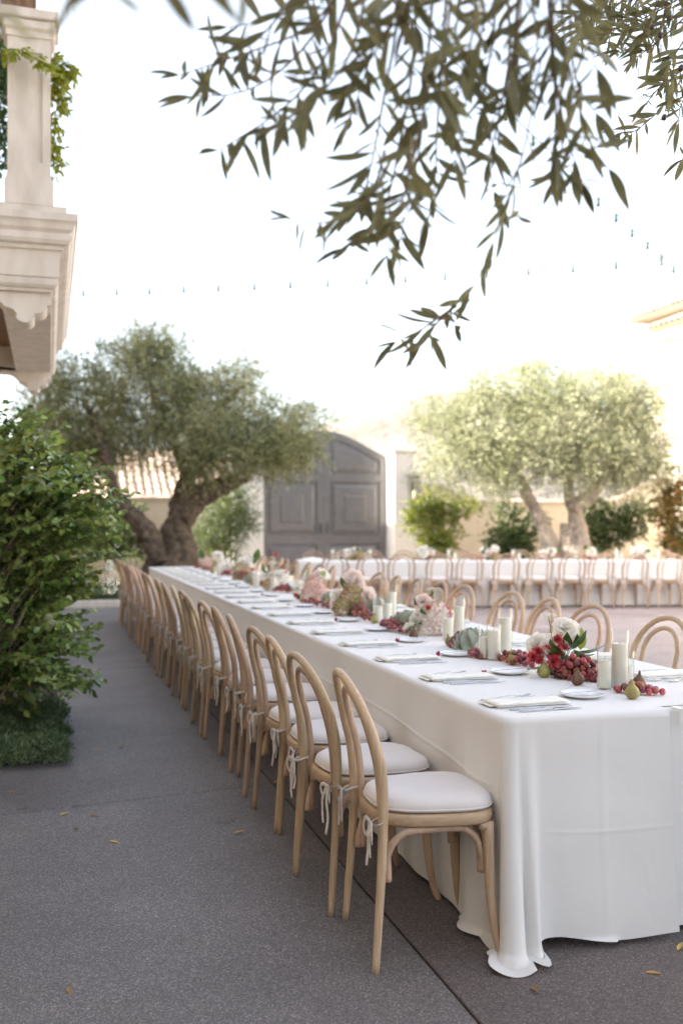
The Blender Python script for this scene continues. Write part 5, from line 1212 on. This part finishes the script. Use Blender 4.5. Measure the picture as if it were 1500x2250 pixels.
def shrub():
    q = random.Random(17); base = at_z(30, 1640, 0); base = Vector((-.42, 6.75, 0))
    t = empty('leafy_shrub', base, 0, 'tall leafy green shrub with arching twigs beside the paved path', 'shrub'); off = Matrix.Translation(-base)
    stems = MB(); mats = []
    hull = [(60, 985, 95, 95), (120, 1030, 110, 80), (40, 1120, 150, 110), (150, 1110, 105, 85), (200, 1085, 60, 45), (60, 1250, 160, 120), (170, 1200, 90, 80), (215, 1150, 55, 50), (60, 1380, 130, 110), (130, 1310, 90, 80), (50, 1490, 110, 80), (120, 1430, 80, 70), (150, 1480, 60, 35), (-60, 1100, 120, 160), (-60, 1350, 130, 160), (165, 1260, 70, 50), (205, 1120, 55, 60), (180, 1400, 45, 45), (190, 1040, 60, 50), (110, 1495, 85, 45), (190, 1490, 40, 22), (-30, 1010, 80, 80)]
    tips = []
    for (u, v, ru, rv) in hull:
        for k in range(int(ru * rv / 300) + 6):
            a = q.uniform(0, 2 * PI); r = q.uniform(.1, 1) ** .5
            tips.append((u + ru * r * math.cos(a), v + rv * r * math.sin(a), 6.55 + q.gauss(0, .30)))
    tips += [(240, 1075, 6.3), (255, 1105, 6.4), (262, 1135, 6.4), (255, 1165, 6.3), (245, 1210, 6.4), (275, 1120, 6.3), (300, 1082, 6.2), (285, 1092, 6.4), (268, 1075, 6.5), (292, 1215, 6.2), (300, 1225, 6.35), (250, 1180, 6.3), (218, 1500, 6.2), (228, 1492, 6.3), (205, 1520, 6.2), (120, 905, 6.5), (150, 935, 6.5), (60, 895, 6.6), (20, 880, 6.6), (90, 915, 6.3), (175, 1000, 6.4), (225, 1030, 6.4), (205, 1440, 6.3), (215, 1370, 6.3), (10, 945, 6.5)]
    for (u, v, d) in tips:
        e = at_d(u, v, d)
        if e.z < .16: e.z = .16
        c = Vector((-.42 + q.gauss(0, .10), 6.75 + q.gauss(0, .10), min(max(.25, e.z - q.uniform(.25, .7)), 1.5)))
        mid = (c + e) / 2 + Vector((q.gauss(0, .05), q.gauss(0, .05), .10 + .05 * q.random()))
        path = spline([c, mid, e], 14); stems.tube(path, [.006, .0035, .0014], 4)
        # arching last stretch carries opposite leaves
        L = np.linalg.norm(np.diff(path, axis=0), axis=1).sum(); tail = path[4:]
        T = np.gradient(tail, axis=0)
        n = max(8, int(L * .75 / .021))
        for j in range(n):
            f = j / (n - 1); i = f * (len(tail) - 1); i0 = int(min(i, len(tail) - 2)); p = tail[i0] + (tail[i0 + 1] - tail[i0]) * (i - i0); tg = Vector(T[i0]).normalized()
            side = tg.cross(Vector((0, 0, 1))).normalized() * (1 if j % 2 else -1)
            if q.random() < .3: side = (side + Vector((0, 0, q.uniform(-.8, .8)))).normalized()
            dr = (tg * q.uniform(.35, .7) + side * q.uniform(.7, 1) + Vector((0, 0, q.uniform(-.6, .5)))).normalized()
            mats.append((frame(Vector(p), dr, Vector((q.gauss(0, .8), q.gauss(0, .8), 1)), q.uniform(.7, 1.3) * (1 - .2 * f)), q.randrange(3)))
    for k in range(7):
        a = q.uniform(0, 6); stems.tube(spline([base + Vector((.05 * math.cos(a), .05 * math.sin(a), 0)), base + Vector((.14 * math.cos(a), .14 * math.sin(a), .5)), base + Vector((.25 * math.cos(a), .3 * math.sin(a), 1.3))], 12), [.022, .015, .006], 7)
    o = stems.build('stem', M_twig); o.parent = t; o.matrix_basis = off
    place_leaves(t, off, mats, ME_my, M_myrtle_i, 300, 'foliage')
    fl = MB(); pts = []
    c = at_d(240, 1268, 5.85)
    for k in range(170):
        f = q.random(); a = q.uniform(0, 6.3); r = .055 * (1 - .75 * abs(f - .35) * 1.4) * math.sqrt(q.random()); p = c + Vector((r * math.cos(a), r * math.sin(a), (f - .5) * .20)) 
        s = q.uniform(.006, .010); m_ = np.array(Matrix.Rotation(q.uniform(0, 3), 3, 'X') @ Matrix.Rotation(q.uniform(0, 3), 3, 'Y'))
        for b in range(3):
            w = np.array([[0, 0, 0], [s, s * .6, .001], [s * 1.5, 0, .003], [s, -s * .6, .001]]) @ np.array(Matrix.Rotation(b * 2.1, 3, 'Z')).T
            fl.add(w @ m_.T + np.array(p), [(0, 1, 2, 3)])
    o = fl.build('flower_panicle', M_whiteflower, None, False); o.parent = t; o.matrix_basis = off
shrub()
# vine on the balcony pier
def vine():
    q = random.Random(23); base = Vector((.0, 7.62, 3.63)); t = empty('climbing_vine', base, 0, 'bright yellow green vine climbing the stone balcony pier', 'vine'); off = Matrix.Translation(-base)
    me = [leaf_mesh(.058, .017, M_vine, .2, 'leaf', -.25), leaf_mesh(.045, .015, M_vine, .25, 'leaf', -.15)]; mats = []; st = MB()
    def shoot(pts, n, l0=.10, sc=1.0):
        path = spline([at_d(*p) for p in pts], 16); st.tube(path, [.005, .0025], 5); T = np.gradient(path, axis=0)
        for j in range(n):
            i = q.uniform(0, 14.9); i0 = int(i); p = Vector(path[i0] + (path[i0 + 1] - path[i0]) * (i - i0)); side = Vector((q.gauss(0, 1), q.gauss(0, 1), q.gauss(-.1, .6))).normalized()
            L = q.uniform(.7, 1.2) * l0; m = 7
            for b in range(m):      # pinnate leaf: leaflets on both sides of its rib
                c = p + side * L * (.25 + .75 * b / (m - 1)) + Vector((0, 0, -.25 * L * (b / m) ** 2)); sd = side.cross(Vector((0, 0, 1))).normalized() * (1 if b % 2 else -1)
                dr = (side * .55 + sd * (.8 if b < m - 1 else 0) + Vector((0, 0, -.35 + q.gauss(0, .25)))).normalized(); mats.append((frame(c, dr, Vector((q.gauss(0, .4), q.gauss(0, .4), 1)), q.uniform(.6, 1.05) * sc), q.randrange(2)))
    shoot([(-5, 112, 6.9), (30, 108, 6.9), (60, 118, 6.9), (92, 138, 6.9), (112, 155, 6.95)], 34, .07, .8)
    shoot([(112, 130, 7.7), (128, 190, 7.7), (122, 260, 7.7), (118, 330, 7.7), (116, 400, 7.7)], 80, .10)
    shoot([(110, 130, 7.6), (138, 150, 7.6), (150, 150, 7.6)], 30, .10)
    shoot([(115, 200, 7.7), (140, 205, 7.7), (148, 225, 7.7)], 22, .09); shoot([(118, 300, 7.7), (130, 330, 7.7)], 6, .08)
    shoot([(118, 160, 7.6), (140, 170, 7.6), (155, 165, 7.6)], 10, .09)
    o = st.build('stem', M_stem); o.parent = t; o.matrix_basis = off
    place_leaves(t, off, mats, me, M_vine, 300, 'foliage')
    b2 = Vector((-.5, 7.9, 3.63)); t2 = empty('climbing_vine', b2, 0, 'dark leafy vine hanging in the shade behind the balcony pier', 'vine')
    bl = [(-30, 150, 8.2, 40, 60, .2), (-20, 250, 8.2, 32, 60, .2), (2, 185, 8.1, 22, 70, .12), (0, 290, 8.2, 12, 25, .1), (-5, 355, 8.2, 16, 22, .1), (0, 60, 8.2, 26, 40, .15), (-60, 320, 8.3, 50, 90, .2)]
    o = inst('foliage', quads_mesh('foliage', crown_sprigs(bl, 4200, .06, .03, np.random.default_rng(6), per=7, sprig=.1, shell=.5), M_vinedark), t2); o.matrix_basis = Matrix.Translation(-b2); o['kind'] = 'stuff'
vine()

# ================================================================== OLIVE BRANCHES OVERHEAD
def olive_leaf_mesh(L, W, c, f):
    mb = MB(); P = []
    for k in range(7):
        t = k / 6; w = W * (math.sin(PI * t) ** .75) if 0 < k < 6 else W * .06; P.append([(L * t, -w + c * L * t * t * .0, f * w - c * L * t * t), (L * t, 0, -c * L * t * t), (L * t, w, f * w - c * L * t * t)])
    mb.grid(P); return mb.mesh('leaf', M_oliveleaf)
ME_ol = [olive_leaf_mesh(.082, .0076, .12, .25), olive_leaf_mesh(.073, .0072, -.08, .22), olive_leaf_mesh(.090, .0082, .2, .22), olive_leaf_mesh(.058, .0066, .05, .3)]
def olive_over(base, label, limbs, twigs, seed, step=.0175, sc=1.0, fruits=()):
    q = random.Random(seed); t = empty('olive_tree', base, 0, label, 'olive tree', None); off = Matrix.Translation(-Vector(base))
    for nm, pts, rad in limbs:
        mb = MB(); mb.tube(spline(pts, 30), rad, 12, rough=.15, rs=6); o = mb.build(nm, M_bark); o.parent = t; o.matrix_basis = off
    mats = []
    for tw in twigs:
        pts = [at_d(*p) for p in tw]; L = sum((pts[i + 1] - pts[i]).length for i in range(len(pts) - 1)); n = max(10, int(L / .03))
        path = spline(pts, n); mb = MB(); mb.tube(path, [.0034, .0021, .0010], 5); o = mb.build('twig', M_twig); o.parent = t; o.matrix_basis = off
        T = np.gradient(path, axis=0); m = int(L / step)
        for j in range(m):
            f = (j + q.random() * .6) / m
            if f < .12 or f > 1: continue
            i = f * (n - 1); i0 = min(int(i), n - 2); p = Vector(path[i0] + (path[i0 + 1] - path[i0]) * (i - i0)); tg = Vector(T[i0]).normalized()
            rv = Vector((q.gauss(0, 1), q.gauss(0, 1), q.gauss(0, 1))); side = (rv - tg * rv.dot(tg)).normalized()
            dr = (tg * q.uniform(.15, .9) + side * q.uniform(.6, 1.15) + Vector((0, 0, -.16))).normalized()
            mats.append((frame(p, dr, Vector((q.gauss(0, 1), q.gauss(0, 1), q.gauss(0, 1))), sc * q.uniform(.72, 1.2) * (1 if f < .85 else .8)), q.randrange(4)))
        for k in range(2):
            tg = Vector(T[-1]).normalized(); mats.append((frame(Vector(path[-1]), (tg + Vector((q.gauss(0, .25), q.gauss(0, .25), q.gauss(0, .25)))).normalized(), (0, .3, 1), sc * q.uniform(.8, 1.15)), q.randrange(4)))
    place_leaves(t, off, mats, ME_ol, M_oliveleaf, 300, 'foliage')
    for (u, v, d, s) in fruits:
        mb = MB(); mb.ball((0, 0, 0), .0085 * s, 12, 9, (.86, .86, 1.15)); mb.tube([(0, 0, .008 * s), (.002, 0, .02), (.006, 0, .035)], .0008, 4); o = mb.build('olive', M_olivefruit); o.parent = t; o.matrix_basis = off @ Matrix.Translation(at_d(u, v, d)) @ Matrix.Rotation(.2, 4, 'Y')
    return t
D = 1.75
def tw(d, *uv): n = len(uv); return [(u, v, d + .05 * i) for i, (u, v) in enumerate(uv)]
twA = [tw(1.7, (780, -130), (740, -10), (660, 70), (560, 110), (470, 140), (395, 165)), tw(1.75, (790, -130), (700, 60), (610, 160), (520, 205), (420, 212)), tw(1.7, (800, -120), (730, 90), (670, 190), (600, 255), (530, 300), (480, 330)),
       tw(1.65, (820, -120), (780, 90), (720, 190), (650, 250), (600, 280)), tw(1.8, (760, -120), (690, -10), (600, 40), (500, 60)), tw(1.75, (700, -130), (640, 0), (560, 90), (500, 110)),
       tw(1.7, (880, -130), (870, 60), (840, 230), (820, 340), (800, 420), (770, 470)), tw(1.72, (845, 330), (820, 420), (770, 470), (700, 490), (630, 480)), tw(1.7, (920, -130), (905, 150), (880, 300), (850, 440), (800, 510), (760, 545)),
       tw(1.7, (960, -130), (940, 120), (925, 300), (900, 430), (880, 520)), tw(1.75, (990, -130), (970, 120), (960, 280), (955, 400), (940, 480)), tw(1.6, (1000, -130), (980, 100), (960, 200), (930, 260)),
       tw(1.65, (900, -130), (860, 50), (800, 150), (760, 210)), tw(1.7, (850, -120), (830, 60), (790, 200), (770, 260)), tw(1.6, (1050, -130), (1040, 60), (1010, 170), (990, 230)), tw(1.7, (1090, -130), (1085, 60), (1070, 160), (1060, 240)),
       tw(1.75, (1100, -130), (1120, 100), (1090, 280), (1075, 350), (1085, 420)), tw(1.6, (1150, -130), (1140, 50), (1120, 150), (1110, 210)), tw(1.7, (1200, -130), (1210, 100), (1235, 260), (1255, 330), (1275, 400)),
       tw(1.65, (1230, -130), (1240, 100), (1270, 230), (1300, 320), (1335, 370)), tw(1.7, (1210, -130), (1215, 120), (1220, 260), (1215, 340), (1220, 390)), tw(1.75, (1250, -130), (1255, 120), (1280, 210), (1310, 250)),
       tw(1.6, (940, -130), (900, 0), (860, 60), (820, 90)), tw(1.65, (1010, -130), (1010, 0), (1000, 90), (1020, 160)), tw(1.6, (1120, -130), (1090, -10), (1060, 60), (1050, 120)), tw(1.6, (1180, -130), (1170, 0), (1180, 90), (1170, 150)), tw(1.6, (1240, -130), (1230, -20), (1200, 60), (1215, 120)),
       tw(1.7, (930, 250), (900, 360), (850, 400), (800, 440)), tw(1.7, (905, 300), (890, 420), (860, 500), (850, 560)), tw(1.75, (1150, -130), (1130, 100), (1150, 200), (1100, 260)), tw(1.6, (870, -130), (850, -40), (900, 60), (940, 130)), tw(1.7, (980, 200), (1010, 280), (1000, 350)), tw(1.62, (1290, -130), (1270, 0), (1290, 80), (1310, 150))]
thin = tw(1.75, (1190, 120), (1150, 330), (1115, 440), (1080, 540), (1040, 630), (1005, 668))
tip = [tw(2.05, (1002, 672), (960, 700), (915, 730), (870, 750)), tw(2.02, (1000, 668), (950, 720), (925, 752)), tw(2.03, (995, 670), (990, 690), (1000, 715))]
baseA = c2w(2.35, .35, 0)
E = at_d(1010, -170, 1.75)
treeA = olive_over(baseA, 'olive tree whose blurred branches hang over the long table', [
    ('trunk', [baseA, baseA + Vector((.05, .1, .8)), baseA + Vector((-.1, .25, 1.6)), baseA + Vector((-.35, .5, 2.2))], [.24, .18, .15, .11]),
    ('limb', [baseA + Vector((-.3, .45, 2.1)), c2w(1.35, 1.2, 2.62), E + Vector((.05, 0, .1)), at_d(800, -160, 1.75)], [.1, .05, .03, .012]),
    ('limb', [c2w(1.35, 1.2, 2.62), at_d(1260, -150, 1.75), at_d(1100, -140, 1.75)], [.04, .02, .01]),
    ('limb', [E + Vector((.05, 0, .1)), c2w(-.1, 1.1, 2.35), c2w(-.33, .9, 2.02)], [.02, .012, .006])], twA + tip, 41, step=.0165)
# the sparse long shoot and the very near leaves of the same tree
def more_twigs(t, base, twigs, seed, step, sc):
    q = random.Random(seed); off = Matrix.Translation(-Vector(base))
    for tw_ in twigs:
        pts = [at_d(*p) for p in tw_]; path = spline(pts, 20); mb = MB(); mb.tube(path, [.0018, .0010], 5); o = mb.build('twig', M_twig); o.parent = t; o.matrix_basis = off
        T = np.gradient(path, axis=0); L = np.linalg.norm(np.diff(path, axis=0), axis=1).sum(); m = max(2, int(L / step))
        for j in range(m):
            i0 = min(18, int((j + .5) / m * 19)); tg = Vector(T[i0]).normalized(); rv = Vector((q.gauss(0, 1), q.gauss(0, .4), q.gauss(0, 1))); side = (rv - tg * rv.dot(tg)).normalized()
            inst('leaf', ME_ol[q.randrange(4)], t, off @ frame(Vector(path[i0]), tg * q.uniform(.7, 1.1) + side * q.uniform(.3, .7), (q.gauss(0, 1), -1, q.gauss(0, 1)), sc * q.uniform(.75, 1.1)))
more_twigs(treeA, baseA, [thin, tw(1.75, (1150, 330), (1120, 420), (1090, 430)), tw(1.75, (1120, 430), (1110, 480), (1150, 470))], 5, .028, .9)
more_twigs(treeA, baseA, [tw(.95, (150, -60), (158, 40)), tw(.95, (235, -80), (225, -20)), tw(1.0, (330, -80), (360, -30)), tw(.85, (-60, 10), (0, 25)), tw(.8, (-60, -20), (40, 20)), tw(1.0, (420, -90), (425, -40)), tw(1.05, (520, -80), (540, -20))], 6, .03, 1.0)
twB = [tw(3.0, (1560, -60), (1470, 10), (1390, 50), (1310, 80)), tw(3.0, (1560, -20), (1480, 60), (1420, 110), (1390, 130)), tw(3.1, (1570, -80), (1450, -30), (1380, 0), (1300, 20)), tw(3.1, (1560, 40), (1510, 140), (1480, 200), (1440, 250), (1390, 290), (1360, 292)), tw(3.0, (1560, 60), (1500, 150), (1450, 190), (1420, 225)),
       tw(3.0, (1540, 0), (1500, 90), (1470, 140), (1465, 190)), tw(3.0, (1560, -90), (1500, -10), (1440, 20), (1380, 40)), tw(3.1, (1500, -90), (1420, -30), (1360, 30), (1335, 60)), tw(3.1, (1480, -80), (1400, 0), (1340, 80), (1335, 120)), tw(3.0, (1580, 130), (1530, 180), (1495, 230), (1490, 270)), tw(3.1, (1450, -90), (1380, -20), (1300, 10), (1250, 40)),
       tw(3.0, (1470, -70), (1430, 40), (1400, 90), (1360, 110)), tw(3.1, (1420, -80), (1340, -10), (1290, 30), (1270, 80)), tw(3.0, (1560, 310), (1520, 335), (1498, 350)), tw(3.0, (1520, -80), (1480, -10), (1450, 60), (1410, 90)), tw(3.1, (1540, -70), (1490, 30), (1430, 60), (1370, 75))]
baseB = c2w(2.1, 3.0, 0)
baseB = Vector((3.6, 2.3, 0))
EB = at_d(1600, -60, 3.0)
olive_over(baseB, 'second olive tree with dark fruit reaching in beside the blurred branches', [
    ('trunk', [baseB, baseB + Vector((0, 0, 1)), baseB + Vector((-.1, .05, 2.2)), EB], [.2, .15, .12, .03]), ('limb', [EB, at_d(1520, -90, 3.05), at_d(1420, -95, 3.1)], [.03, .02, .01])], twB, 42, step=.011, sc=1.0,
    fruits=[(1458, 258, 3.0, 1.1), (1495, 150, 3.0, 1.2), (1502, 206, 3.0, 1.2), (1432, 60, 3.0, 1.0), (1450, 78, 3.0, 1.0), (1470, 40, 3.0, 1.0)])

# ================================================================== STRING LIGHTS
def string(label, bulbs, scale, ends):
    """bulbs: places; each hangs under the wire in its socket"""
    o = empty('string_light', bulbs[0], 0, label, 'string lights', 'festoon lights over the courtyard'); b0 = Vector(bulbs[0])
    pts = [ends[0]] + list(bulbs) + [ends[1]]
    mb = MB(); mb.tube([tuple(Vector(p) - b0) for p in pts], .0062, 5); mb.build('wire', M_wire, o)
    mb = MB(); s = scale; mb.lathe([(.004 * s, .002), (.013 * s, -.002), (.013 * s, -.032 * s), (.010 * s, -.034 * s)], 8); mb.lathe([(.010 * s, -.0342 * s), (.020 * s, -.052 * s), (.019 * s, -.066 * s), (.008 * s, -.078 * s), (.001, -.080 * s)], 8, cap0=False); me = mb.mesh('bulb', M_bulb)
    for p in bulbs: inst('bulb', me, o, Matrix.Translation(Vector(p) - b0))
l1 = [(184, 638), (257, 636), (329, 634), (404, 630), (480, 627), (559, 624), (638, 620), (720, 616), (805, 611), (890, 606), (977, 601), (1067, 595), (1160, 589), (1258, 583), (1352, 575), (1452, 567)]
b = [at_d(u, v, 16.5 - 3.5 * i / 15) for i, (u, v) in enumerate(l1)]
string('festoon light strung level across the sky above the long table', b, 1.35, (at_d(-60, 648, 17.6), at_d(1620, 556, 12.2)))
l2 = [(905, 45), (975, 112), (1041, 178), (1110, 241), (1170, 298), (1226, 350), (1272, 395), (1313, 434), (1352, 469), (1387, 503), (1421, 531), (1451, 558), (1478, 584)]
b = [at_d(u, v, 8.2 + 5.6 * (i / 12)) for i, (u, v) in enumerate(l2)]
string('festoon light running down behind the olive branches to the house', b, 1.4, (at_d(760, -110, 6.4), at_d(1560, 655, 15.5)))
l3 = [(467, 748), (530, 755), (586, 760), (645, 765), (699, 771), (755, 775), (812, 781), (868, 786), (925, 790), (985, 794), (1045, 798), (1108, 802), (1170, 806)]
b = [at_d(u, v, 25.5) for u, v in l3]
string('faint far festoon light strung between the two olive trees', b, 1.1, (at_d(400, 738, 25.5), at_d(1260, 812, 25.5)))
mb = MB(); p = at_d(56, 42, 7.45); mb.tube([(0, 0, 0), (0, .0, .9), (0, 0, 2.4)], .007, 6); o = mb.build('cable', M_wire); o.location = Vector((x1 - .14, y0 + .29, 4.987)); tag(o, 'thin dark green cable rising beside the balcony post', 'cable')

# ================================================================== FALLEN LEAVES ON THE PAVING
ME_fall = [leaf_mesh(.058, .0065, M_dry, .5, 'fallen_leaf', -.12), leaf_mesh(.05, .0075, M_dry, .7, 'fallen_leaf', .18)]
fl = [(17, 1740, 'yellow fallen leaf by the edge of the ground cover'), (130, 1791, 'tan fallen leaf just past the cross joint in the path'), (197, 1790, 'tiny curled fallen leaf next to the cross joint'), (165, 1817, 'pale thin fallen leaf lying crosswise on the path'), (240, 1848, 'cream fallen leaf in the middle of the path'), (514, 1831, 'yellow green fallen leaf close to the chair feet'), (148, 2168, 'golden curled fallen leaf nearest the camera on the path'),
      (258, 1643, 'ochre fallen leaf beside the ground cover and the chairs'), (205, 1645, 'brown fallen leaf just off the ground cover'), (1487, 2088, 'ivory fallen leaf in front of the tablecloth hem'), (1415, 2136, 'orange fallen leaf on the brown slab before the table'), (1165, 2168, 'rust curled fallen leaf before the pooled tablecloth'), (150, 1612, 'red brown fallen leaf in the edge of the ground cover'), (600, 1720, 'small dark fallen leaf under the chair row')]
for i, (u, v, lab) in enumerate(fl):
    p = at_z(u, v, .004); o = inst('fallen_leaf', ME_fall[i % 2]); o.matrix_world = Matrix.Translation(p) @ Matrix.Rotation(-YAW + (R(5), R(25), R(-20), R(-60), R(-15), R(15), R(-62), R(20), R(-5), R(55), R(-5), R(-70), R(10), R(30))[i], 4, 'Z') @ Matrix.Rotation(.15, 4, 'X'); tag(o, lab, 'leaf', 'fallen leaves on the paving')
bpy.context.view_layer.update()
